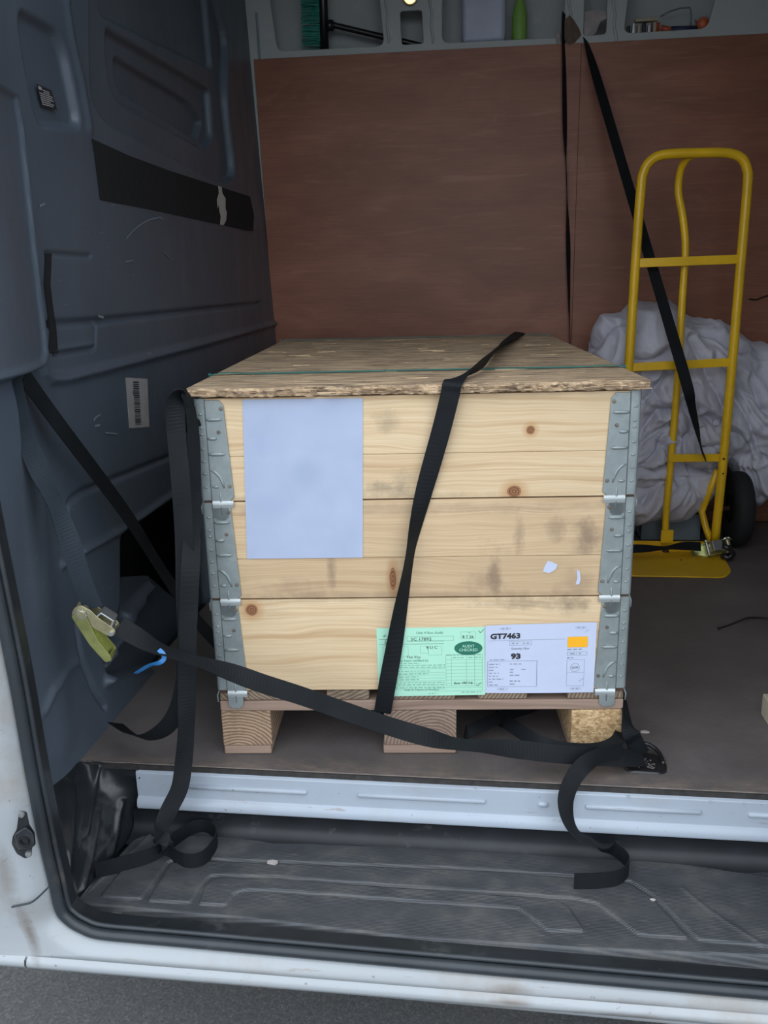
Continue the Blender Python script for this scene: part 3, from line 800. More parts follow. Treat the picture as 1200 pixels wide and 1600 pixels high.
# ------------------------------------------------------------------ pallet crate
CO = Vector((-.1169, .0436, 0)); TH = .08645
def W2(u, v, z): return CO+Vector((u*math.cos(TH)-v*math.sin(TH), u*math.sin(TH)+v*math.cos(TH), z))
def CP(x, y, v=0.):
    """photo pixel -> (u, z) on the crate's front plane shifted by v"""
    d = FW + R2*((x-600)/F) - U2*((y-800)/F)
    nrm = Vector((-math.sin(TH), math.cos(TH), 0)); o = W2(0, v, 0)
    t = (o-CAMP).dot(nrm)/d.dot(nrm); q = CAMP+d*t-CO
    return (q.x*math.cos(TH)+q.y*math.sin(TH), q.z)
LV = 1.2
pal = thing('pallet', 'wooden pallet under the stacked crate collars', 'pallet', CO, TH)
def cbox(name, mat, par, u0, u1, v0, v1, z0, z1, bev=.0015):
    mb = MB(); mb.box(u0, u1, v0, v1, z0, z1); return mb.build(name, mat, par, bevel=bev)
for u0, u1 in ((.0, .1), (.325, .475), (.70, .80)):                       # runners on the floor
    if u0 < .6 or True: cbox('base_board', MT['pallet_wood'] if u0 < .6 else MT['pallet_wood'], pal, u0, u1-.003, .003, LV, .001, .021, .003)
for j, v in enumerate((.0, .5275, 1.055)):
    for i, (u0, u1) in enumerate(((.0, .1), (.3275, .4725), (.70, .80))):
        m = MT['chip'] if i == 2 else (MT['end_a'] if i == 0 else MT['end_b'])
        b = cbox('block', m, pal, u0, u1, v+.001, v+.143, .022, .099, .002)
        if i == 2: tag(b, 'pressed wood chip block')
    cbox('stringer_board', MT['pallet_wood'], pal, .0, .80, v, v+.145, .1, .1215, .002)
for u0, u1 in ((.0, .145), (.215, .30), (.345, .47), (.515, .612), (.69, .80)):
    cbox('deck_board', MT['end_deck'], pal, u0, u1, .002, LV, .122, .1435, .003)

def crate_hinge(par, side, z0, z1, top):
    """galvanised corner fitting; side -1 left, +1 right; local u mirrored"""
    U_ = (lambda a: a) if side < 0 else (lambda a: .80-a)
    f0, wt, wb = .018, .052, .060
    zt_, zb = z1-.004, z0-.030
    prof = [(f0, zt_), (f0, zb), (f0+.008, zb-.006), (wb-.020, zb-.006), (wb-.012, zb), (wb-.010, zb+.03), (wb, z0+.010), (wt, zt_-.010), (wt-.008, zt_)]
    hp = thing_child('corner_fitting', par)
    mb = MB(); mb.prism([(U_(a), b) for a, b in prof], lambda a, b, d: (a, -d, b), 0.0005, .0045)
    face = mb.build('corner_fitting', MT['galv'], par, bevel=.0012)
    mb = MB()  # the rounded corner strip, turning to the long side
    arc = [(.0185, -.0005), (.0160, -.0030), (.004, -.0030), (.0008, -.0022), (-.0022, .0010), (-.0032, .006), (-.0032, .05)]
    vs = []; za, zb2 = z0+.004, z1-.001
    for a, v in arc: vs += [(U_(a), v, za), (U_(a), v, zb2)]
    n = len(arc); mb.add(vs, [(2*i, 2*i+2, 2*i+3, 2*i+1) for i in range(n-1)])
    o = mb.build('corner_strip', MT['galv'], face, False); m = o.modifiers.new('s', 'SOLIDIFY'); m.thickness = .0015
    # loop end showing the pin below
    mb = MB(); mb.tube([(U_(.016), -.001, z0+.006), (U_(.008), -.001, z0+.0075), (U_(.001), .001, z0+.003), (U_(-.004), .002, z0-.010), (U_(-.0035), .002, z0-.024)], .0018, 8)
    mb.build('pin_loop', MT['galv'], face, True)
    mb = MB(); mb.box(min(U_(.002), U_(.016)), max(U_(.002), U_(.016)), -.0008, .0008, z0-.004, z0+.005); mb.build('hinge_gap', MT['hole'], face)
    # embossed beads
    H_ = z1-z0
    def bead(pts, r=.0036):
        mb = MB(); q = [(U_(a), -.0042, z0+b*H_) for a, b in pts]
        mb.tube(q, [r*.5]+[r]*(len(q)-2)+[r*.45] if len(q) > 2 else r, 8); mb.build('bead', MT['galv'], face, True)
    for b, l in ((.80, .030), (.62, .018), (.47, .031)): bead([(.019, b), (.024, b), (.018+l*.8, b), (.018+l, b)])
    bead([(.020, .315), (.028, .30), (.036, .255), (.041, .19), (.043, .14)], .003)
    bead([(.021, .155), (.025, .155), (.031, .155), (.033, .155)], .003)
    bead([(.035, .10), (.035, .05), (.035, -.02), (.035, -.12)], .0022)
    for b in (.85, .72, .66, .52, .40, .28, .15):
        mb = MB(); mb.ball((U_(.0085), -.0032, z0+b*H_), .003, 5, (1.3, .8, .7)); mb.build('bead', MT['galv'], face, True)
    # folded band above the lug, its bend highlight painted by a paler metal
    mb = MB(); zf = z0-.003; vs = []
    for a in (f0+.001, wb-.002): vs += [(U_(a), -.0046, zf+.006), (U_(a), -.0075, zf+.002), (U_(a), -.0075, zf-.001), (U_(a), -.0046, zf-.008)]
    mb.add(vs, [(0, 1, 5, 4), (1, 2, 6, 5), (2, 3, 7, 6)]); mb.build('fold', MT['fold'], face)
    for a, b in ((.047, .90), (.040, .68), (.043, .47), (.053, .16)):
        mb = MB(); mb.lathe([(.0038, 0), (.0034, -.0014), (.001, -.0017), (0, -.001)], (U_(a), -.0045, z0+b*H_), 'y', 12); mb.build('screw', MT['screw'], face)
def thing_child(*a): return None

collars = [(.534, .729, 'pine_top', 'topmost pine pallet collar with two knots, holding up the strand-board lid', None),
           (.339, .534, 'pine_mid', 'middle pallet collar of darker stained boards with torn paper scraps', 'pine_mid_low'),
           (.144, .339, 'pine_low', 'lowest pine pallet collar, resting on the pallet behind the green form', None)]
for z0, z1, mt, label, lowm in collars:
    cl = thing('pallet_collar', label, 'collar', CO, TH, 'pallet collars stacked on the pallet')
    e = .0014
    zs_ = [(z0+e, (z0+z1)/2-(.016 if lowm else .012)), ((z0+z1)/2-(.0155 if lowm else .0115), z1-e)] if mt != 'pine_low' else [(z0+e, z1-e)]
    for k, (a, b) in enumerate(zs_):
        m = MT[lowm] if (lowm and k == 0) else MT[mt]
        cbox('front_board', m, cl, .004, .796, .0, .020, a, b, .0012)
    cbox('back_board', MT['side_wood'], cl, .004, .796, LV-.02, LV, z0+e, z1-e)
    for u in (0.001, .779): cbox('side_board', MT['side_wood'], cl, u, u+.020, .021, LV-.021, z0+e, z1-e)
    for sd in (-1, 1): crate_hinge(cl, sd, z0, z1, None)
# ragged lid
lid = thing('crate_lid', 'weathered strand-board lid with splintered front edge on the crate', 'lid', CO, TH)
nu, nv = 240, 60
us = np.linspace(-.012, .812, nu); u0_ = us
mb = MB()
ft = -.016+.0035*vnoise(us*40, us*0, us*0)+.002*vnoise(us*140, us*0+3, us*0)
fb = -.010+.005*vnoise(us*30, us*0+7, us*0)+.003*vnoise(us*160, us*0+9, us*0)
zb_ = .7295+.0025*np.abs(vnoise(us*22, us*0+5, us*0))+.001*vnoise(us*120, us*0+1, us*0)
vs = []; rowsz = [(ft, np.full(nu, .7475)), (ft*.6+fb*.4-.003+.002*vnoise(us*90, us*0, us*0+5), np.full(nu, .7425)), (ft*.3+fb*.7-.001+.003*vnoise(us*110, us*0, us*0+9), np.full(nu, .737)), (fb, zb_)]
for vv, zz in rowsz: vs += [(u, v, z) for u, v, z in zip(us, vv, zz)]
vs += [(u, LV+.005, .7475) for u in us]; vs += [(u, LV+.005, .7305) for u in us]
fs = []
def row(a, b): return [(a*nu+i, a*nu+i+1, b*nu+i+1, b*nu+i) for i in range(nu-1)]
fs += row(0, 1)+row(1, 2)+row(2, 3)+row(4, 0)+row(5, 4)+row(3, 5)
fs += [(0, nu, 2*nu, 3*nu, 5*nu, 4*nu), tuple(k*nu+nu-1 for k in (0, 4, 5, 3, 2, 1))]
mb.add(vs, fs).build('board', MT['osb'], lid)
# splinters along the front edge
mb = MB()
for k in range(130):
    u = random.uniform(-.005, .80); l = random.uniform(.008, .035); z = random.uniform(.732, .748); v = -.017+random.uniform(-.002, .004)
    mb.box(u, u+l, v, v+.003, z, z+random.uniform(.0008, .002))
for k in range(50):
    u = random.uniform(0, .74); v = random.uniform(.02, 1.15); l = random.uniform(.02, .07)
    mb.box(u, u+l, v, v+random.uniform(.002, .005), .7474, .7474+random.uniform(.0005, .0014))
tag(mb.build('splinters', MT['osb'], lid), kind='stuff')
# green banding around lid and collars
for v, nm in ((.205, 'green plastic band near the front of the crate lid'), (1.155, 'green plastic band at the far end of the crate lid')):
    bd = thing('strapping_band', nm, 'band', CO, TH, None)
    N = (0, 0, 1)
    c = [((-.0165, v, .45), 0, (-1, 0, 0)), ((-.0165, v, .72), 0, (-1, 0, 0)), ((-.010, v, .7495), 0, (-.6, 0, .8)), ((.1, v, .7497), 0, N), ((.4, v+.003, .7500), 0, N), ((.7, v, .7497), 0, N), ((.810, v, .7495), 0, (.6, 0, .8)), ((.8165, v, .72), 0, (1, 0, 0)), ((.8165, v, .45), 0, (1, 0, 0))]
    ribbon(c, .015, .0008, 8).build('band', MT['band'], bd)
# ------------------------------------------------------------------ papers on the crate
def text_mesh(txt, size, bold=0., align='CENTER', sx=1.):
    cu = bpy.data.curves.new('t', 'FONT'); cu.body = txt; cu.size = size; cu.align_x = align; cu.align_y = 'CENTER'; cu.offset = bold; cu.resolution_u = 2
    o = bpy.data.objects.new('t', cu); COL.objects.link(o)
    me = bpy.data.meshes.new_from_object(o.evaluated_get(bpy.context.evaluated_depsgraph_get()))
    vs = [(v.co.x*sx, v.co.y) for v in me.vertices]; fs = [tuple(p.vertices) for p in me.polygons]
    bpy.data.objects.remove(o); bpy.data.meshes.remove(me); return vs, fs
class Sheet:
    """paper in crate coordinates: corners TL, TR, BR, BL as (u, z)"""
    def __init__(s, name, label, q, mat, cat='paper', v=-.0012, curl=None):
        s.q = [np.array(a) for a in q]; s.v = v; s.curl = curl or (lambda a, b: 0)
        s.root = thing(name, label, cat, CO, TH)
        n = 24; mb = MB(); vs = [s.at(i/n, j/n, 0) for j in range(n+1) for i in range(n+1)]
        fs = [(j*(n+1)+i, j*(n+1)+i+1, (j+1)*(n+1)+i+1, (j+1)*(n+1)+i) for i in range(n) for j in range(n)]
        mb.add(vs, fs); o = mb.build('sheet', mat, s.root, True)
    def at(s, a, b, lift=.0004):
        tl, tr, br, bl = s.q
        p = (tl*(1-a)+tr*a)*(1-b)+(bl*(1-a)+br*a)*b
        return (p[0], s.v-s.curl(a, b)-lift, p[1])
    def ink(s, name, mat): return Ink(s, name, mat)
class Ink:
    def __init__(s, sh, name, mat): s.s = sh; s.mb = MB(); s.name = name; s.mat = mat
    def rect(s, a0, b0, a1, b1, lift=.0004):
        k = max(1, int((a1-a0)/.08))
        for i in range(k):
            x0, x1 = a0+(a1-a0)*i/k, a0+(a1-a0)*(i+1)/k
            s.mb.add([s.s.at(x0, b0, lift), s.s.at(x1, b0, lift), s.s.at(x1, b1, lift), s.s.at(x0, b1, lift)], [(0, 1, 2, 3)])
        return s
    def frame(s, a0, b0, a1, b1, t=.003):
        return s.rect(a0, b0, a1, b0+t).rect(a0, b1-t, a1, b1).rect(a0, b0, a0+t*.7, b1).rect(a1-t*.7, b0, a1, b1)
    def text(s, txt, a, b, size, bold=0., align='LEFT', sx=1., rot=0., lift=.0006):
        vs, fs = text_mesh(txt, size, bold, align, sx)
        q = s.s.q; wd = np.linalg.norm(q[1]-q[0]); ht = np.linalg.norm(q[3]-q[0]); c, sn = math.cos(rot), math.sin(rot)
        s.mb.add([s.s.at(a+(x*c-y*sn)/wd, b-(x*sn+y*c)/ht, lift) for x, y in vs], fs); return s
    def ellipse(s, a, b, ra, rb, fill=True, t=.12, lift=.0004, n=32):
        pts = [(a+ra*math.cos(2*PI*k/n), b+rb*math.sin(2*PI*k/n)) for k in range(n)]
        if fill: s.mb.add([s.s.at(x, y, lift) for x, y in pts], [tuple(range(n))])
        else:
            p2 = [(a+(x-a)*(1-t), b+(y-b)*(1-t)) for x, y in pts]
            s.mb.add([s.s.at(x, y, lift) for x, y in pts+p2], [(i, (i+1) % n, (i+1) % n+n, i+n) for i in range(n)])
        return s
    def line(s, pts, t=.004, lift=.0005):
        for (a0, b0), (a1, b1) in zip(pts[:-1], pts[1:]):
            dx, dy = a1-a0, b1-b0; l = math.hypot(dx, dy)+1e-9; nx, ny = -dy/l*t/2, dx/l*t/2
            s.mb.add([s.s.at(a0+nx, b0+ny, lift), s.s.at(a1+nx, b1+ny, lift), s.s.at(a1-nx, b1-ny, lift), s.s.at(a0-nx, b0-ny, lift)], [(0, 1, 2, 3)])
        return s
    def scribble(s, a0, b0, a1, amp, n=22, t=.003):
        return s.line([(a0+(a1-a0)*k/n, b0+amp*random.uniform(-1, 1)) for k in range(n+1)], t)
    def greek(s, a0, a1, b, h=.011):
        """unreadably small print: short dashes word by word"""
        x = a0
        while x < a1:
            l = random.uniform(.015, .05); s.rect(x, b-h/2, min(x+l, a1), b+h/2); x += l+.012
        return s
    def done(s): return s.mb.build(s.name, s.mat, s.s.root)

# large white sheet at the top left (its print is blurred beyond reading)
def blur_mat():
    t = NT('white_sheet_soft_print'); v = t.obj(); so = t.n('SeparateXYZ', {0: v})
    c = t.mix(t.fr(t.noise(v, 14, 2), .3, .7), (.37, .43, .57), (.41, .47, .61))
    for (x, y, ru, rz, s, col) in ((478, 740, .03, .035, .55, (.30, .37, .50)), (412, 695, .035, .02, .3, (.36, .42, .60)), (430, 790, .04, .02, .35, (.34, .40, .58)), (500, 665, .04, .02, .15, (.4, .46, .6))):
        u, z = CP(x, y)
        a = t.math('DIVIDE', t.math('SUBTRACT', so.outputs[0], u), ru); b = t.math('DIVIDE', t.math('SUBTRACT', so.outputs[2], z), rz)
        d = t.math('SQRT', t.math('ADD', t.math('MULTIPLY', a, a), t.math('MULTIPLY', b, b)))
        c = t.mix(t.n('MapRange', {0: d, 1: .2, 2: 1.3, 3: s, 4: 0.}, interpolation_type='SMOOTHSTEP').outputs[0], c, col)
    return t.set(c, .7)
Sheet('paper_sheet', 'large blank-looking bluish-white sheet on the upper left of the crate', [CP(379, 624), CP(567, 622), CP(567, 871), CP(386, 873)], blur_mat())
# green audit form
sh = Sheet('audit_form', 'pale green audit form pasted on the lowest collar behind the black strap', [CP(588, 981), CP(758, 979), CP(758, 1085), CP(592, 1088)], MT['paper_green'], 'form', v=-.0014)
k = sh.ink('print', MT['ink_green'])
k.text('Unit 4 Box Audit', .49, .075, .0075, .0001, 'CENTER')
k.text('is', .845, .075, .006).frame(.775, .065, .91, .165, .003)
k.frame(.28, .125, .71, .19).frame(.055, .265, .29, .42).frame(.40, .27, .475, .37).frame(.475, .27, .60, .40)
k.rect(.02, .16, .10, .168).rect(.02, .23, .28, .237).rect(.28, .19, .62, .197).rect(.28, .23, .62, .237)
k.text('This box has been verified by', .06, .475, .0070, .0001, sx=1.05)
for i, (b, l) in enumerate(((.515, .34), (.545, .58), (.575, .58), (.63, .44), (.67, .42), (.715, .33), (.755, .33), (.80, .57), (.83, .57), (.875, .57))): k.greek(.05, .05+l, b)
for b in (.595, .65, .69, .735, .775, .85, .9): k.rect(.04, b, .63, b+.003)
k.frame(.635, .40, .975, .86, .003)
for a in (.685, .825, .90): k.rect(a, .40, a+.002, .86)
for i in range(8): k.rect(.635, .47+i*.05, .975, .473+i*.05)
k.greek(.64, .81, .40).greek(.70, .80, .44).greek(.84, .96, .40).greek(.84, .96, .44)
k.text('Unit 4: Name of Auditor', .24, .905, .0070, .0001).frame(.53, .88, .975, .935, .003).greek(.78, .96, .955).greek(.47, .54, .965)
k.done()
k = sh.ink('handwriting', MT['ink'])
k.text('SC 17892', .315, .165, .0085, sx=1.2).text('8 7 26', .79, .14, .0085).text('9 U C', .455, .29, .0090).text('Tim Vco', .27, .425, .0080)
k.text('Box 180 ing', .71, .82, .0075, rot=.05).scribble(.06, .11, .17, .03).line([(.94, .05), (.955, .085), (.99, .03)], .004).line([(.915, .84), (.93, .86), (.965, .81)], .004)
k.ellipse(.115, .215, .042, .065, False, .1).text('QC21', .115, .215, .0055, .0002, 'CENTER'); k.done()
k = sh.ink('stamp', MT['green_stamp']); k.ellipse(.845, .305, .13, .10); k.done()
k = sh.ink('stamp_text', MT['paper_green']); k.text('AUDIT', .845, .275, .0080, .0001, 'CENTER', lift=.001).text('CHECKED', .845, .33, .0080, .0001, 'CENTER', lift=.001); k.done()
# white despatch label
sh = Sheet('dispatch_label', 'white dispatch label GT7463 with orange square on the lowest collar', [CP(758, 976), CP(932, 971), CP(927, 1081), CP(758, 1082)], MT['paper_white'], 'label', v=-.0020,
           curl=lambda a, b: .003*max(0, 1-a*4)*(1-b)+.004*max(0, a-.85)*4*(1-b)+.0015*abs(math.sin(a*3.3)))
k = sh.ink('print', MT['ink'])
k.text('GT7463', .045, .165, .0150, .0007, sx=1.16).text('93', .235, .46, .0150, .0009, sx=1.25)
k.done()
k = sh.ink('small_print', MT['ink_grey'])
for a, b in ((.18, .055), (.86, .07), (.16, .94), (.83, .94)): k.ellipse(a, b, .048, .022, False, .08).greek(a-.03, a+.03, b, .012)
k.frame(.22, .24, .42, .30, .004).greek(.24, .30, .27, .012).greek(.34, .40, .27, .012)
k.text('Quantity / Box', .235, .345, .0058, .0001)
k.rect(.03, .222, .72, .226).rect(.02, .525, .47, .529).rect(.02, .90, .47, .904).rect(.02, .525, .024, .90).rect(.47, .525, .474, .90)
k.greek(.04, .19, .505, .012)
for i in range(8): k.greek(.035, .035+(.10, .08, .04, .09, .08, .13, .04, .08)[i], .57+i*.044, .012)
k.greek(.225, .33, .57, .012)
k.greek(.225, .26, .65, .014).greek(.33, .37, .65, .012).greek(.225, .26, .69, .014).greek(.225, .32, .735, .014).greek(.225, .32, .82, .016).greek(.225, .27, .865, .014)
k.frame(.745, .41, .925, .46, .004).greek(.77, .83, .435, .013).greek(.85, .87, .435, .013).greek(.745, .885, .375, .012).greek(.745, .80, .495, .014)
k.frame(.745, .52, .905, .90, .003).rect(.745, .705, .905, .708).line([(.86, .84), (.90, .79)], .004).line([(.90, .14), (.935, .09)], .003)
k.ellipse(.82, .635, .042, .062, False, .08).text('QC29', .82, .635, .0052, .0002, 'CENTER'); k.done()
k = sh.ink('orange_square', MT['orange']); k.rect(.745, .195, .925, .345, .0008); k.done()
# torn scraps on the middle collar
def scrap(pts, label):
    r = thing('paper_scrap', label, 'paper scrap', CO, TH)
    MB().prism([CP(x, y) for x, y in pts], lambda a, b, d: (a, -d, b), .0006, .0016).build('scrap', MT['paper_white'], r)
scrap([(848, 893), (851, 884), (856, 876), (863, 878), (871, 882), (869, 888), (864, 892), (858, 895)], 'larger rounded white paper scrap on the middle collar')
scrap([(901, 889), (906, 893), (907, 905), (905, 912), (899, 913), (902, 902)], 'narrow white paper scrap on the middle collar near the right fitting')

# ------------------------------------------------------------------ lashing straps
N0 = (0, -1, .3)
def pts(L): return [(P(x, y, 'y', Y), tw, (nr[0] if nr else N0)) for x, y, Y, tw, *nr in L]
def strap(name, label, ctrl, mat='web', width=.034, n=10, cat='strap'):
    o = ribbon(ctrl, width, .0018, n).build(name, MT[mat]); o.data.shade_smooth() if False else None
    return tag(o, label, cat)
# over the crate: along the lid, over its front edge, down the front, under the stringer
def LP(x, y, z=.7505): return P(x, y, 'z', z)
ZN = (0, 0, 1)
c = [(LP(813, 521), 8, ZN), (LP(795, 531, .754), -10, ZN), (LP(776, 547, .764), -50, ZN), (LP(760, 563, .768), -62, ZN), (LP(740, 576, .764), -50, ZN), (LP(720, 588, .755), -18, ZN)]
e1 = W2(CP(707, 596)[0], -.019, .7505); c += [(e1, 0, (0, -.7, .7))]
fy = lambda x, y, v, tw: (W2(CP(x, y, v)[0], v, CP(x, y, v)[1]), tw, (0, -1, .05))
c += [fy(703, 618, -.019, 0), fy(690, 670, -.014, 4), fy(676, 720, -.012, 12), fy(662, 770, -.012, 28), fy(650, 820, -.014, 50), fy(642, 860, -.018, 66), fy(635, 900, -.018, 62), fy(626, 950, -.016, 46), fy(616, 1010, -.012, 26), fy(606, 1065, -.010, 8), fy(599, 1105, -.006, 0)]
e2 = CP(597, 1119, 0)
c += [(W2(e2[0], .004, .094), 0, (0, -.5, -.6)), (W2(e2[0]-.01, .05, .09), 0, (0, 0, -1)), (W2(e2[0]-.04, .4, .088), 0, (0, 0, -1))]
strap('lashing_strap', 'black strap running over the lid and down the front of the crate', c, n=8)
ob = ribbon([(LP(812, 520, .7535), 10, ZN), (LP(803, 526, .757), 0, ZN), (LP(790, 535, .760), -20, ZN)], .030, .004, 6).build('folded_webbing', MT['web']); ob.parent = bpy.data.objects['lashing_strap']
# faded strap: pillar loop -> ratchet
strap('lashing_strap', 'faded grey strap hanging from the door pillar down to the brass ratchet buckle',
      pts([(14, 572, -.13, 0), (22, 610, -.13, 0), (40, 680, -.13, 8), (60, 730, -.13, 30), (76, 765, -.13, 62), (92, 800, -.13, 62), (110, 850, -.13, 30), (128, 905, -.13, 10), (146, 950, -.125, 10)]), 'web_faded')
# dark strap: pillar -> diagonally down behind the crate
q0 = P(38, 588, 'x', XB+.06)
c = [(q0, 0, (1, -.5, .2)), (P(90, 660, 'x', XB+.055), 0, (1, -.5, .2)), (P(195, 800, 'x', XB+.06), 0, (1, -.5, .2)), (P(246, 880, 'x', XB+.09), 15, (1, -.5, .2)), (P(300, 960, 'x', XB+.16), 0, (1, -.6, .4)), (P(345, 1012, 'x', XB+.24), 0, (.6, -.6, .6)), (P(380, 1060, 'x', XB+.33), 0, (.2, -.5, 1))]
strap('lashing_strap', 'black strap crossing the bulkhead diagonally from the pillar to behind the crate', c, width=.030)
# ratchet -> front of crate -> lashing ring
strap('lashing_strap', 'long black strap sweeping from the ratchet buckle past the crate to the floor ring',
      pts([(186, 978, -.125, 20), (212, 994, -.125, 35), (240, 1010, -.12, 62), (270, 1021, -.115, 78), (310, 1034, -.105, 72), (360, 1050, -.09, 42), (410, 1068, -.075, 14), (470, 1087, -.06, 0), (530, 1108, -.05, 0), (600, 1132, -.045, 0), (660, 1150, -.045, 25), (712, 1162, -.04, 66), (760, 1166, -.03, 58), (810, 1171, -.02, 28), (870, 1178, 0, 10), (930, 1182, .02, 10), (975, 1184, .045, 30), (1005, 1184, .075, 45)]), 'web')
# strap from under the pallet's middle to the ring
strap('lashing_strap', 'black strap looping under the pallet beside its middle block',
      [(W2(.49, .03, .030), 60, N0), (P(735, 1142, 'y', .10), 50, N0), (P(765, 1128, 'y', .14), 50, N0), (P(800, 1114, 'y', .2), 50, N0), (P(840, 1100, 'y', .3), 40, N0)], width=.028)
strap('lashing_strap', 'thin black strap slanting under the pallet towards its chipboard block',
      [(P(770, 1118, 'y', .22), 50, N0), (P(800, 1134, 'y', .12), 45, N0), (P(835, 1156, 'y', .03), 30, N0), (P(880, 1170, 'y', .02), 35, N0), (P(930, 1170, 'y', .035), 55, N0), (P(962, 1158, 'y', .055), 62, N0), (P(972, 1146, 'y', .09), 50, N0)], width=.028)
strap('lashing_strap', 'black strap coming round the right side of the pallet into the floor ring',
      [(W2(.825, .30, .16), 10, (.8, -.5, .3)), (W2(.812, .06, .10), 0, (.6, -.8, .2)), (P(984, 1140, 'y', .07), 0, (.3, -1, .2)), (P(992, 1160, 'y', .075), 0, N0), (P(1003, 1180, 'y', .085), 10, N0)], width=.034)
# long hanging strap beside the crate
ZS = ZT+.019
def G(x, y, tw=90, z=None): return (P(x, y, 'z', ZS if z is None else z), tw, (0, 0, 1))
c = [(W2(-.02, .16, .60), 0, (-.8, -.6, 0)), (W2(-.024, .05, .70), 40, (-.5, -.8, .2)), (P(300, 665, 'y', .03), 72, (0, -1, 0)), (P(299, 636, 'y', .016), 80, (0, -1, 0)), (P(286, 612, 'y', .006), 88, (0, -1, 0)), (P(274, 628, 'y', -.004), 50, (0, -1, 0)), (P(276, 680, 'y', -.012), 8, (0, -1, 0)), (P(283, 760, 'y', -.03), 5, N0), (P(288, 850, 'y', -.035), 0, N0), (P(290, 940, 'y', -.04), 20, N0), (P(292, 1000, 'y', -.04), 25, N0), (P(289, 1060, 'y', -.04), 20, N0), (P(278, 1108, 'y', -.035), 20, N0), (P(258, 1138, 'y', -.03), 30, N0), (P(230, 1152, 'y', -.02), 55, N0), (P(205, 1147, 'y', .0), 72, N0), (P(180, 1130, 'y', .05), 82, N0)]
strap('lashing_strap', 'black strap draped at the lid corner with a slack loop near the bulkhead', c, n=10)
c = [(P(298, 636, 'y', .004), 84, (0, -1, 0)), (P(303, 690, 'y', -.0), 72, (0, -1, 0)), (P(303, 760, 'y', -.0), 62, (0, -1, 0)), (P(300, 830, 'y', -.02), 45, N0), (P(297, 900, 'y', -.055), 20, N0), (P(293, 1000, 'y', -.06), 5, N0), (P(292, 1080, 'y', -.06), 20, N0), (P(291, 1140, 'y', -.062), 45, N0), (P(287, 1190, 'y', -.064), 25, N0), (P(281, 1230, 'y', -.072), 10, N0), (P(266, 1262, 'y', -.085), 10, N0), (P(254, 1288, 'y', -.10), 45, (0, -.9, .4)),
     (P(251, 1306, 'y', -.115), 75, (0, -.6, .8)), G(262, 1328), G(288, 1345), G(316, 1342), G(334, 1322), G(338, 1304), G(322, 1292), G(300, 1294), G(278, 1308), G(256, 1326), G(228, 1340), G(190, 1350), G(149, 1360)]
strap('lashing_strap', 'long black strap tail left of the crate, curling on the step', c, n=12, width=.033)
strap('lashing_strap', 'black strap tail dropping from the floor ring onto the right of the step',
      [(P(972, 1172, 'y', .03), 20, N0), (P(940, 1180, 'y', .005), 20, N0), (P(912, 1196, 'y', -.02), 10, (-.2, -1, .3)), (P(893, 1222, 'y', -.035), 12, N0), (P(884, 1252, 'y', -.045), 25, N0), (P(890, 1285, 'y', -.05), 55, N0),
       (P(905, 1306, 'y', -.058), 80, N0), (P(930, 1317, 'y', -.065), 88, N0), (P(955, 1325, 'z', -.115), 90, (0, -.3, .9)), (P(976, 1340, 'z', -.12), 90, (0, 0, 1)), (P(982, 1356, 'z', -.124), 90, (0, 0, 1)), (P(966, 1371, 'z', -.1245), 90, (0, 0, 1)), (P(936, 1376, 'z', -.1245), 90, (0, 0, 1)), (P(897, 1377, 'z', -.1245), 90, (0, 0, 1))], n=12, width=.033)
# rear wall straps
strap('lashing_strap', 'twisted black strap hanging straight down the brown plywood from the torn card',
      pts([(881, 20, YW-.02, 70), (880, 50, YW-.022, 70), (882, 110, YW-.024, 62), (883, 200, YW-.025, 60), (885, 280, YW-.025, 88), (888, 370, YW-.025, 60), (889, 440, YW-.025, 66), (890, 520, YW-.03, 85), (891, 560, YW-.035, 80)]), width=.036)
def L3(a, b, t): return a.lerp(b, t)
a = P(915, 62, 'y', YW-.02); b = P(1073, 600, 'y', 1.26)
c = [(L3(a, b, t), tw, N0) for t, tw in ((0, 60), (.08, 35), (.2, 22), (.5, 18), (.8, 12), (1, 12))]
c += [(P(1082, 640, 'y', 1.27), 35, N0), (P(1094, 690, 'y', 1.30), 60, N0), (P(1100, 715, 'y', 1.38), 70, N0)]
strap('lashing_strap', 'black strap slanting from the wall pocket through the yellow sack truck', c, width=.036)

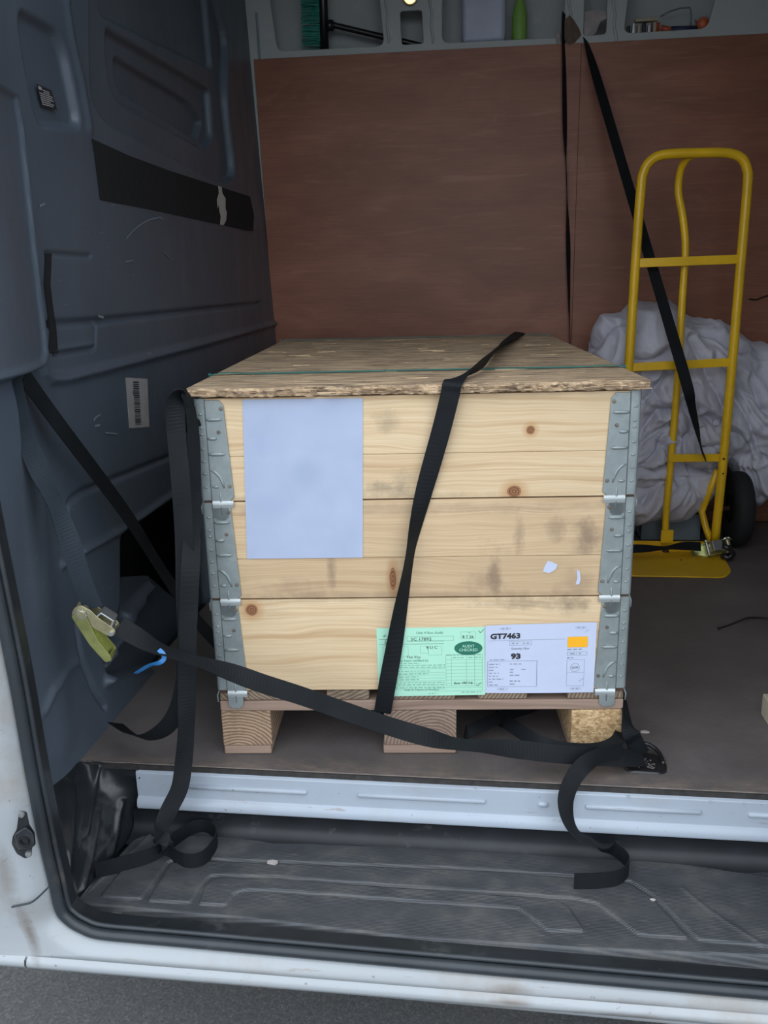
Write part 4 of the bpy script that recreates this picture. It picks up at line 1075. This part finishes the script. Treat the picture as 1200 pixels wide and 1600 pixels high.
# ratchet buckles
def ratchet(label, origin, xd, zd, s=1., group=None):
    """local X along the body, local Y across the webbing, local Z up"""
    xd = Vector(xd).normalized(); zd = Vector(zd); zd = (zd-xd*zd.dot(xd)).normalized(); yd = zd.cross(xd)
    r = thing('ratchet_buckle', label, 'ratchet buckle', origin)
    Mx = Matrix((xd, yd, zd)).transposed()
    def pl(poly, y, name, mat, th=.002):
        mb = MB(); mb.prism(bezier_round(poly, .006*s, 3), lambda a, b, d: Mx @ Vector((a*s, d*s, b*s)), y, y+th); return mb.build(name, mat, r, bevel=.0005)
    for y in (-.019, .017):
        pl([(-.016, -.012), (-.006, -.019), (.012, -.015), (.074, -.010), (.080, .0), (.074, .010), (.03, .012), (.010, .017), (-.010, .015), (-.018, .004)], y, 'side_plate', MT['zinc'])
        pl([(-.014, -.014), (-.004, -.020), (.05, -.047), (.098, -.062), (.104, -.052), (.10, -.044), (.06, -.030), (.02, -.004), (0, .010)], y*1.22, 'lever_plate', MT['zinc_green'])
    def bar(x, z, rad, mat, nm, l=.024):
        mb = MB(); mb.tube([Mx @ Vector((x*s, -l*s, z*s)), Mx @ Vector((x*s, l*s, z*s))], rad*s, 14); return mb.build(nm, mat, r, bevel=.0005)
    mb = MB(); vs = [Mx @ Vector((a*s, y*s, b*s)) for y in (-.021, .021) for a, b in ((.02, -.032), (.096, -.060), (.097, -.058), (.021, -.030))]
    mb.add(vs, [(0, 1, 2, 3), (7, 6, 5, 4), (0, 4, 5, 1), (1, 5, 6, 2), (2, 6, 7, 3), (3, 7, 4, 0)]).build('lever_web', MT['zinc_green'], r)
    bar(0, 0, .0085, MT['zinc'], 'spindle', .027); bar(.072, 0, .005, MT['steel'], 'bolt', .026); bar(.1, -.052, .005, MT['zinc_green'], 'lever_grip', .022)
    # toothed wheel
    for y in (-.0245, .0215):
        poly = []
        for k in range(16):
            a = 2*PI*k/16; rr_ = .0125 if k % 2 else .010; poly.append((rr_*math.cos(a), rr_*math.sin(a)))
        mb = MB(); mb.prism(poly, lambda a, b, d: Mx @ Vector((a*s, d*s, b*s)), y, y+.003); mb.build('toothed_wheel', MT['steel'], r)
    mb = MB()
    vs = [Mx @ Vector((a*s, y*s, b*s)) for y in (-.017, .017) for a, b in ((.026, .010), (.030, .024), (.062, .024), (.066, .008), (.062, .006), (.058, .020), (.033, .020), (.030, .008))]
    mb.add(vs, [tuple(range(8)), tuple(range(15, 7, -1))]+[(i, i+8, (i+1) % 8+8, (i+1) % 8) for i in range(8)]); mb.build('slider', MT['steel'], r, bevel=.001)
    return r
o0 = P(131, 953, 'y', -.135); xd = P(180, 984, 'y', -.125)-o0; up = P(150, 930, 'y', -.13)-P(150, 960, 'y', -.13)
rb = ratchet('brass-coloured ratchet buckle hanging open by the bulkhead', o0, xd, up, .85)
o1 = P(1138, 852, 'y', 1.36); xd = P(1080, 859, 'y', 1.33)-o1
ratchet('tarnished ratchet buckle at the foot of the yellow sack truck', o1, xd, (0, -.8, .5), 1.0)
strap('lashing_strap', 'black strap stretched over the toe plate into the tarnished ratchet buckle',
      pts([(960, 858, 1.30, 20), (1000, 857, 1.30, 30), (1040, 856, 1.31, 70), (1070, 853, 1.32, 30), (1095, 854, 1.33, 10)]), width=.03)
mb = MB(); mb.tube([P(x, y, 'y', 1.33) for x, y in ((1128, 853), (1140, 856), (1145, 866), (1138, 872), (1128, 868))], .010, 8)
tag(mb.build('hook', MT['black_gloss'], smooth=True), 'black hook end beside the tarnished ratchet buckle', 'hook')
# blue twine caught on the strap
c = [P(248, 1015, 'y', -.128), P(255, 1022, 'y', -.13), P(256, 1030, 'y', -.13), P(248, 1036, 'y', -.13), P(235, 1039, 'y', -.12), P(222, 1046, 'y', -.11), P(212, 1052, 'y', -.10)]
o = ribbon([(p, tw, N0) for p, tw in zip(c, (40, 20, 0, 20, 50, 50, 60))], .008, .0008, 6).build('plastic_strip', MT['blue']); tag(o, 'bright blue plastic strip dangling from the strap by the ratchet', 'strip')

# floor lashing ring in its cup
c0 = P(1005, 1195, 'z', 0); lr = thing('lashing_ring', 'black recessed lashing ring with grit in its cup on the floor', 'lashing ring', (c0.x, c0.y, 0))
L = wmat(lr)
out = [tuple(P(x, y, 'z', 0))[:2] for x, y in ((975, 1203), (972, 1192), (985, 1180), (1008, 1176), (1028, 1182), (1042, 1196), (1042, 1208), (1030, 1211), (985, 1208))]
out = bezier_round(out, .006, 3); cxy = Vector(c0.to_2d())
inn = [tuple(cxy+(Vector(p)-cxy)*.80) for p in out]; inn2 = [tuple(cxy+(Vector(p)-cxy)*.62) for p in out]
n = len(out); mb = MB()
vs = [(*p, .0006) for p in out]+[(*(cxy+(Vector(p)-cxy)*.95), .0045) for p in out]+[(*p, .0045) for p in inn]+[(*p, .0012) for p in inn2]
mb.add(vs, [(r*n+i, r*n+(i+1) % n, (r+1)*n+(i+1) % n, (r+1)*n+i) for r in range(3) for i in range(n)]+[tuple(3*n+i for i in range(n))])
mb.build('cup', MT['black_gloss'], lr, True, local=L)
mb = MB(); ar = [(978, 1200), (978, 1186), (990, 1177), (1010, 1175), (1028, 1183), (1037, 1198)]
mb.tube([Vector(a) for a in cat_rom([tuple(P(x, y, 'z', 0)+Vector((0, 0, h))) for (x, y), h in zip(ar, (.006, .012, .018, .018, .012, .006))], 6)], .0042, 10); mb.build('ring', MT['black_gloss'], lr, True, local=L)
mb = MB()
for k in range(90):
    a = random.random()*2*PI; r = math.sqrt(random.random())*.8; i = int(a/(2*PI)*n) % n
    p = cxy+(Vector(inn2[i])-cxy)*r; mb.ball((p.x, p.y, .002), random.uniform(.0007, .0015), 3, (1.6, 1, .6))
tag(mb.build('grit', m_simple('dusty_grit', (.14, .13, .12), .8, 0, .5, 300), lr, local=L), kind='stuff')
# ------------------------------------------------------------------ yellow sack truck
YT = 1.40
t0 = P(1118, 848, 'y', YT)
tk = thing('sack_truck', 'yellow tubular steel sack truck standing right of the crate', 'sack truck', (P(1040, 850, 'y', YT).x, YT, 0))
L = wmat(tk)
def tpt(x, y, Y=YT): return P(x, y, 'y', Y)
hoop = [tpt(960, 862), tpt(969, 760), tpt(982, 580), tpt(993, 410), tpt(1001, 300), tpt(1006, 268), tpt(1019, 249), tpt(1042, 241), tpt(1090, 239), tpt(1136, 239), tpt(1158, 247), tpt(1167, 264), tpt(1168, 290), tpt(1158, 405), tpt(1143, 580), tpt(1128, 740), tpt(1117, 846)]
hoop = [Vector(a) for a in cat_rom([tuple(p) for p in hoop], 6)]
MB().tube(hoop, .0145, 14).build('frame_hoop', MT['yellow'], tk, True, local=L)
YC = YT+.045
sp_ = [tpt(1039, 850, YT+.01), tpt(1041, 800, YT+.01), tpt(1050, 700, YT+.012), tpt(1059, 590, YT+.015), tpt(1066, 470, YT+.02), tpt(1071, 390, YT+.03), tpt(1067, 340, YT+.045), tpt(1060, 300, YT+.06), tpt(1063, 268, YT+.05), tpt(1072, 250, YT+.028), tpt(1080, 243, YT+.01)]
MB().tube([Vector(a) for a in cat_rom([tuple(p) for p in sp_], 6)], .0115, 12).build('centre_spine', MT['yellow'], tk, True, local=L)
def flat(a, b, h, th, name):
    mb = MB(); a, b = Vector(a), Vector(b); hz = Vector((0, 0, h/2)); ty = Vector((0, th/2, 0))
    mb.add([a-hz-ty, a+hz-ty, a+hz+ty, a-hz+ty, b-hz-ty, b+hz-ty, b+hz+ty, b-hz+ty], [(0, 1, 2, 3), (4, 7, 6, 5), (0, 4, 5, 1), (1, 5, 6, 2), (2, 6, 7, 3), (3, 7, 4, 0)])
    return mb.build(name, MT['yellow'], tk, bevel=.0015, local=L)
flat(tpt(997, 411, YT-.004), tpt(1152, 405, YT-.004), .027, .005, 'cross_bar')
flat(tpt(985, 574, YT-.004), tpt(1140, 566, YT-.004), .027, .005, 'cross_bar')
flat(tpt(1045, 716, YT-.004), tpt(1124, 715, YT-.004), .026, .005, 'cross_bar')
flat(tpt(1022, 838, YT-.004)+Vector((.022, 0, 0)), tpt(1052, 838, YT-.004), .045, .006, 'spine_socket')
# axle bracket and brace
mb = MB(); mb.tube([tpt(1121, 735, YT+.03), tpt(1104, 780, YT+.06), tpt(1097, 800, YT+.07), tpt(1103, 825, YT+.04), tpt(1112, 848, YT+.01)], .0115, 8); mb.build('axle_brace', MT['yellow'], tk, True, local=L)
# toe plate
tp_ = [tuple(P(x, y, 'z', .004))[:2] for x, y in ((850, 886), (1133, 902), (1143, 893), (1126, 862), (850, 862))]
tp_[0] = (tp_[0][0]+.05, P(1000, 900, 'z', .004).y); tp_[4] = (tp_[4][0]+.05, P(1126, 862, 'z', .004).y)
tp_[1] = (tp_[1][0], tp_[0][1]); 
MB().prism(bezier_round(tp_, .02, 4), lambda a, b, d: (a, b, d), .001, .006).build('toe_plate', MT['yellow_plate'], tk, local=L, bevel=.001)
flat((.80, YT+.02, .022), (tpt(1122, 850).x, YT+.02, .022), .040, .005, 'toe_plate_flange')
mb = MB(); mb.lathe([(.012, .0), (.010, .006), (0, .007)], P(1040, 862, 'z', .006), 'z', 12); mb.build('bolt', MT['hole'], tk, local=L)
for (x, y, r) in ((1131, 717, .004), (1130, 740, .003), (1064, 875, .003)):
    p = tpt(x, y, YT-.015) if y < 800 else P(x, y, 'z', .0065)
    mb = MB(); mb.ball(p, r, 5); mb.build('rivet', MT['hole'], tk, local=L)
for xw in (tpt(1152, 790, YT+.12).x, .77):
    prof = [(.05, -.024), (.095, -.030), (.118, -.028), (.128, -.018), (.130, 0), (.128, .018), (.118, .028), (.095, .030), (.05, .024)]
    c = (xw, YT+.12, .132)
    wh = MB().lathe(prof, c, 'x', 40).build('wheel', MT['tyre'], tk, True, local=L)
    MB().lathe([(.0, -.027), (.02, -.027), (.05, -.022), (.05, .022), (.02, .027), (0, .027)], c, 'x', 24).build('hub', MT['black_gloss'], wh, False, local=L)
    for k in range(36):
        pass
mb = MB(); mb.tube([(.74, YT+.12, .132), (tpt(1152, 790, YT+.12).x, YT+.12, .132)], .009, 12); mb.build('axle', MT['hole'], tk, True, local=L)

# ------------------------------------------------------------------ bundled dust sheet
def cloth_bundle():
    bm = bmesh.new()
    def ell(x, y, Y, rx, ry, rz):
        c = P(x, y, 'y', Y); m = Matrix.Translation(c) @ Matrix.Diagonal((rx, ry, rz, 1)); bmesh.ops.create_icosphere(bm, subdivisions=4, radius=1, matrix=m)
    for e in ((985, 565, 1.60, .155, .16, .165), (1030, 535, 1.60, .16, .16, .155), (1035, 630, 1.58, .20, .15, .17), (1100, 600, 1.62, .22, .16, .20), (1010, 700, 1.55, .15, .13, .15), (1040, 765, 1.55, .13, .12, .085),
              (1000, 775, 1.55, .10, .12, .075), (1160, 640, 1.62, .20, .16, .19), (1200, 690, 1.60, .16, .15, .17), (1190, 740, 1.60, .10, .12, .10), (1230, 640, 1.62, .16, .16, .17), (1095, 560, 1.64, .17, .14, .15), (1140, 605, 1.63, .19, .14, .16), (1090, 690, 1.55, .13, .12, .10), (1085, 748, 1.55, .075, .09, .07), (955, 640, 1.58, .11, .13, .18)):
        ell(*e)
    me = bpy.data.meshes.new('b'); bm.to_mesh(me); bm.free()
    o = bpy.data.objects.new('b', me); COL.objects.link(o)
    m = o.modifiers.new('r', 'REMESH'); m.mode = 'VOXEL'; m.voxel_size = .009
    m = o.modifiers.new('s', 'SMOOTH'); m.iterations = 14; m.factor = .7
    m = o.modifiers.new('d', 'SUBSURF'); m.levels = 1; m.render_levels = 1
    me2 = bpy.data.meshes.new_from_object(o.evaluated_get(bpy.context.evaluated_depsgraph_get()))
    bpy.data.objects.remove(o)
    nV = len(me2.vertices); co = np.empty(nV*3); me2.vertices.foreach_get('co', co); co = co.reshape(-1, 3)
    no = np.empty(nV*3); me2.vertices.foreach_get('normal', no); no = no.reshape(-1, 3)
    x, y, z = co.T
    wx = .09*vnoise(x*3.3, y*3.3, z*3.3); wz = .09*vnoise(x*3.3+9, y*3.3+4, z*3.3+2)
    rid = lambda a, b, c: 1-np.abs(vnoise(a, b, c))*2
    D = np.zeros(nV)
    pin = [(P(1062, 640, 'y', 1.42), .22, 7, .010), (P(1175, 700, 'y', 1.48), .24, 7, .008), (P(1010, 700, 'y', 1.44), .15, 9, .007), (P(1050, 555, 'y', 1.44), .2, 6, .005), (P(1085, 745, 'y', 1.46), .13, 9, .008)]
    for p, R_, k, A in pin:
        dx, dz = x+wx*.5-p.x, z+wz*.5-p.z; r = np.hypot(dx, dz)+1e-4; an = np.arctan2(dz, dx)
        f = np.sin(an*k+9*vnoise(x*5, y*5, z*5)+6*r)
        D += A*(np.abs(f)**.8*-1+.45)*np.exp(-(r/R_)**2)*sstep(r, .0, .07) - .018*np.exp(-(r/.03)**2)
    D += .028*(rid((x+wx)*4.5+(z+wz)*2.5, y*2, (z+wz)*2.0-(x+wx)*1.5)-.3)
    D += .015*(rid((x+wx)*8+(z)*6, y*5, (z+wz)*4-x*4)-.3)
    D += .006*rid((x+wx)*17-z*9, y*7, (z+wz)*6)
    # long hanging folds on the right side
    D += .011*np.sin((x*.8+z*.5)*75+6*vnoise(x*5, y*5, z*5))*sstep(x, 1.22, 1.34)
    D += .0025*vnoise(x*45, y*45, z*45)
    creases = [((924,552),(954,518),(972,512)), ((990,559),(1016,563),(1050,549)), ((1088,524),(1094,552),(1110,590)), ((1076,493),(1138,515),(1172,543)), ((1004,627),(1047,577)),
        ((1000,677),(1022,643),(1053,634)), ((1000,690),(1053,655)), ((1003,721),(1035,680),(1053,671)), ((1063,627),(1078,671),(1097,702)), ((1078,615),(1097,652),(1125,662)), ((1091,696),(1125,699)),
        ((1147,615),(1172,659),(1188,721)), ((1160,609),(1197,665)), ((1141,674),(1160,690),(1172,721)), ((997,730),(1035,724),(1053,721),(1110,737)), ((1000,784),(1013,768)), ((1010,600),(1035,640)), ((1110,600),(1135,640)), ((1130,560),(1200,640)), ((1030,690),(1060,750)), ((1180,600),(1230,700))]
    for i, cr in enumerate(creases):
        q = [P(a, b, 'y', 1.46) for a, b in cr]; dd = dist_line(x+.012*vnoise(x*20, y*20, z*20+i), z+.012*vnoise(x*20+5, y*20, z*20), [(p.x, p.z) for p in q])
        front_ = 1-sstep(y, 1.55, 1.66)
        D += front_*(-.020*np.exp(-(dd/.0065)**2)-.010*np.exp(-(dd/.02)**2)+.007*np.exp(-((dd-.026)/.011)**2))
    co = co+no*D[:, None]
    co[:, 1] = np.minimum(co[:, 1], YW-.02); co[:, 2] = np.maximum(co[:, 2], .02)
    me2.vertices.foreach_set('co', co.ravel()); me2.update(); me2.shade_smooth(); me2.materials.clear(); me2.materials.append(MT['cloth'])
    o = bpy.data.objects.new('dust_sheet', me2); COL.objects.link(o)
    return tag(o, 'bundled lilac-grey dust sheet heaped behind the yellow sack truck', 'dust sheet')
cloth_bundle()
# box under the bundle and grey tray
def simple_box(name, label, cat, x0, x1, y0, y1, z0, z1, mat, lidmat=None):
    r = thing(name, label, cat, ((x0+x1)/2, (y0+y1)/2, z0)); L = wmat(r)
    t = .006; mb = MB(); mb.box(x0, x1, y0, y1, z0+.001, z0+t); mb.box(x0, x1, y0, y0+t, z0+t, z1); mb.box(x0, x1, y1-t, y1, z0+t, z1); mb.box(x0, x0+t, y0+t, y1-t, z0+t, z1); mb.box(x1-t, x1, y0+t, y1-t, z0+t, z1)
    mb.build('body', mat, r, local=L, bevel=.002)
    MB().box(x0-.004, x1+.004, y0-.004, y1+.004, z1, z1+.012).build('lid' if lidmat else 'rim', lidmat or mat, r, local=L, bevel=.003)
    return r
simple_box('storage_box', 'dark low box underneath the dust sheet behind the toe plate', 'box', .84, 1.20, 1.66, 1.79, 0, .10, MT['black_gloss'], MT['navy'])
a = P(1000, 832, 'y', 1.58); b = P(1094, 806, 'y', 1.58)
simple_box('grey_tray', 'grey plastic tray under the dust sheet behind the truck spine', 'tray', a.x, b.x, 1.56, 1.645, 0.001, max(.07, b.z), MT['grey_box'], MT['grey_box'])

# ------------------------------------------------------------------ things in the wall pockets
SZ = SH-.022
YP = YW+.05
def cav(x, y, Y=YP): return P(x, y, 'y', Y)
bz = thing('broom', 'black broom with green bristles lying in the first wall pocket', 'broom', cav(505, 72)); L = wmat(bz)
mb = MB(); a, b = cav(502, -110), cav(507, 77)
MB().tube([a, a.lerp(b, .5), b], .016, 10).build('head', MT['black_gloss'], bz, True, local=L)
mb = MB()
for k in range(420):
    t = random.random(); p = a.lerp(b, .05+t*.93)+Vector((-.012, random.uniform(-.018, .018), 0)); e = p+Vector((-.062-random.uniform(0, .008), random.uniform(-.012, .012), random.uniform(-.012, .016)))
    mb.tube([p, e], [.0014, .0010], 3, False)
tag(mb.build('bristles', MT['brush_green'], bz, local=L), kind='stuff')
MB().tube([cav(510, 40), cav(521, 40)], .019, 14).build('socket', MT['black_gloss'], bz, True, local=L)
MB().tube([cav(516, 38), cav(524, 40), cav(600, 58), cav(664, 73), cav(700, 80, YP+.03)], [.013, .010, .010, .010, .010], 12).build('handle', MT['black_gloss'], bz, True, local=L)
# milky jug and lime bottle
r = thing('plastic_jug', 'milky white plastic jug in the middle wall pocket', 'jug', (cav(752, 55).x, YP, SZ)); L = wmat(r)
x0, x1 = cav(722, 30).x, cav(790, 30).x; mb = MB(); mb.box(x0, x1, YP-.03, YP+.05, SZ+.02, SZ+.26); mb.build('body', MT['bottle'], r, local=L, bevel=.018, seg=4)
mb = MB(); mb.box(x0+.02, x1-.02, YP-.022, YP+.04, SZ+.001, SZ+.03); mb.build('foot', MT['bottle'], r, local=L, bevel=.008)
r = thing('spray_bottle', 'lime green bottle beside the milky jug', 'bottle', (cav(812, 30).x, YP, SZ)); L = wmat(r)
MB().lathe([(0, 0), (.024, 0), (.026, .01), (.026, .10), (.02, .13), (.012, .15), (.012, .18), (0, .18)], (cav(812, 30).x, YP, SZ+.001), 'z', 20).build('body', MT['lime'], r, True, local=L)
# torn card and rag at the strap holes
def wpatch(name, label, cat, ptsl, Y, th, mat):
    mb = MB(); q = [P(x, y, 'y', Y) for x, y in ptsl]; n = len(q); c = sum(q, Vector())/n
    vs = []
    for i, v in enumerate(q): vs.append(v+Vector((0, -.004*math.sin(i*2.1), 0)))
    vs += [v+Vector((0, th, 0)) for v in vs]; vs += [c+Vector((0, -.008, 0))]
    fs = [(i, (i+1) % n, 2*n) for i in range(n)]+[tuple(range(n, 2*n))]+[(i, i+n, (i+1) % n+n, (i+1) % n) for i in range(n)]
    return tag(mb.add(vs, fs).build(name, mat), label, cat)
wpatch('card_scrap', 'torn brown card tucked behind the hanging strap at the plywood top', 'card', [(881, 32), (890, 24), (898, 32), (905, 45), (908, 55), (900, 64), (893, 72), (884, 68), (880, 50)], YW-.012, .002, MT['card'])
wpatch('paper_scrap', 'small pale paper scrap left of the brown card', 'paper scrap', [(868, 56), (875, 48), (879, 60), (880, 72), (873, 71), (869, 66)], YW-.008, .001, MT['rag'])
wpatch('rag', 'grey-pink rag stuffed in the narrow fourth wall pocket', 'rag', [(914, 18), (930, 16), (948, 18), (950, 28), (938, 34), (932, 50), (922, 60), (913, 62), (912, 40)], YW+.008, .012, MT['rag'])
# tools in the last pocket
def tool(name, label, cat, build):
    r = thing(name, label, cat, (cav(1000, 50).x, YP, SZ)); build(r, wmat(r)); return r
def t1(r, L):
    for k in range(6):
        x = cav(978+k*8, 45).x; MB().box(x, x+.011, YP-.03, YP-.01, SZ+.001, SZ+.045+.008*(k % 2)).build('bit_holder', [MT['black_gloss'], MT['steel'], MT['tan']][k % 3], r, local=L, bevel=.002)
    MB().box(cav(990, 40).x, cav(1025, 40).x, YP-.033, YP-.008, SZ+.055, SZ+.066).build('carry_bar', MT['tan'], r, local=L, bevel=.002)
tool('tool_set', 'row of small tools in a tan rack at the left of the last pocket', 'tool set', t1)
def t2(r, L):
    MB().tube([cav(1018, 44), cav(1030, 43)], .016, 12).build('handle', MT['red'], r, True, local=L); MB().tube([cav(1033, 45), cav(1050, 47)], [.012, .009], 12).build('tip', MT['red'], r, True, local=L)
    MB().tube([cav(1048, 47), cav(1088, 46)], .012, 10).build('barrel', MT['navy'], r, True, local=L)
tool('screwdriver', 'orange and navy screwdriver lying in the last wall pocket', 'screwdriver', t2)
def t3(r, L):
    c = cav(1098, 38); MB().ball(c, .022, 10, (1, 1, 1)).build('knob', MT['red'], r, True, local=L)
    MB().tube([cav(1088, 34), cav(1084, 30), cav(1078, 36)], .0025, 8).build('wire_loop', MT['steel'], r, True, local=L)
    MB().box(c.x-.012, c.x+.012, YP-.01, YP+.01, SZ+.001, c.z-.01).build('stem', MT['red'], r, local=L)
tool('ball_handle', 'round red ball handle at the right end of the last wall pocket', 'handle', t3)
mb = MB(); mb.tube([cav(1032, 26), cav(1046, 18), cav(1062, 13), cav(1078, 12), cav(1080, 20), cav(1080, 46)], .0028, 8)
tag(mb.build('bent_wire', MT['grey_box'], smooth=True), 'thin grey bent rod standing in the last wall pocket', 'rod')
# small lamp in its brass ring, lit
r = thing('interior_lamp', 'small round glowing amber lamp above the narrow wall pocket', 'lamp', P(641, -6, 'y', YW-.004)); L = wmat(r)
c = P(641, -4, 'y', YW-.004)
MB().lathe([(.026, 0), (.028, -.006), (.024, -.010), (.021, -.006)], c, 'y', 28).build('bezel', MT['zinc'], r, True, local=L)
lm = NT('amber_lens'); lm.set((.8, .5, .2), .3); lm.b.inputs['Emission Color'].default_value = (1, .62, .28, 1); lm.b.inputs['Emission Strength'].default_value = .8
MB().lathe([(.023, -.005), (.014, -.008), (.006, -.009), (0, -.009)], c, 'y', 28).build('lens', lm.m, r, True, local=L)

# ------------------------------------------------------------------ loose bits
mb = MB(); q = [(1122, 982), (1132, 979), (1148, 973), (1165, 966), (1180, 965), (1200, 966), (1230, 970)]
mb.tube([Vector(a) for a in cat_rom([tuple(P(x, y, 'z', .006)) for x, y in q], 6)], [.0032]*3+[.0022]*34, 8)
tag(mb.build('cable_end', MT['black_gloss'], smooth=True), 'black cable end lying on the floor right of the crate', 'cable')
mb = MB(); q = [(1170, 467), (1182, 468), (1192, 464), (1215, 458)]
mb.tube([Vector(a) for a in cat_rom([tuple(P(x, y, 'y', YW-.02)) for x, y in q], 6)], .0022, 8)
tag(mb.build('wire_stub', MT['black_gloss'], smooth=True), 'short dark wire sticking out of the plywood at the right edge', 'wire')
a = P(1197, 1092, 'z', 0); b = P(1198, 1142, 'z', 0)
r = thing('wooden_batten', 'pale wooden batten end just entering at the right edge of the floor', 'batten', (b.x+.06, .3, 0)); L = wmat(r)
MB().box(b.x+.008, b.x+.30, .235, .30, .001, .05).build('batten', MT['wood_scrap'], r, local=L, bevel=.002)
def chip(x, y, z, s, name, label, cat, mat):
    p = P(x, y, 'z', z); mb = MB(); n = 7
    poly = [(p.x+s*math.cos(2*PI*k/n)*random.uniform(.6, 1.1)*1.6, p.y+s*math.sin(2*PI*k/n)*random.uniform(.5, 1)) for k in range(n)]
    mb.prism(poly, lambda a, b, d: (a, b, d), z+.0005, z+.003); tag(mb.build(name, mat), label, cat)
chip(1008, 1145, 0, .006, 'wood_chip', 'pale wood chip on the floor right of the pallet', 'chip', MT['tape_paper'])
chip(984, 1135, 0, .003, 'paper_speck', 'tiny white speck beside the strap right of the pallet', 'speck', MT['paper_white'])
chip(427, 1349, ZT+.004, .008, 'dry_leaf', 'small dry leaf on the step below the crate', 'leaf', MT['rag'])
chip(1020, 1407, ZT+.004, .003, 'seed', 'tiny pale seed on the right part of the step', 'speck', MT['tape_paper'])
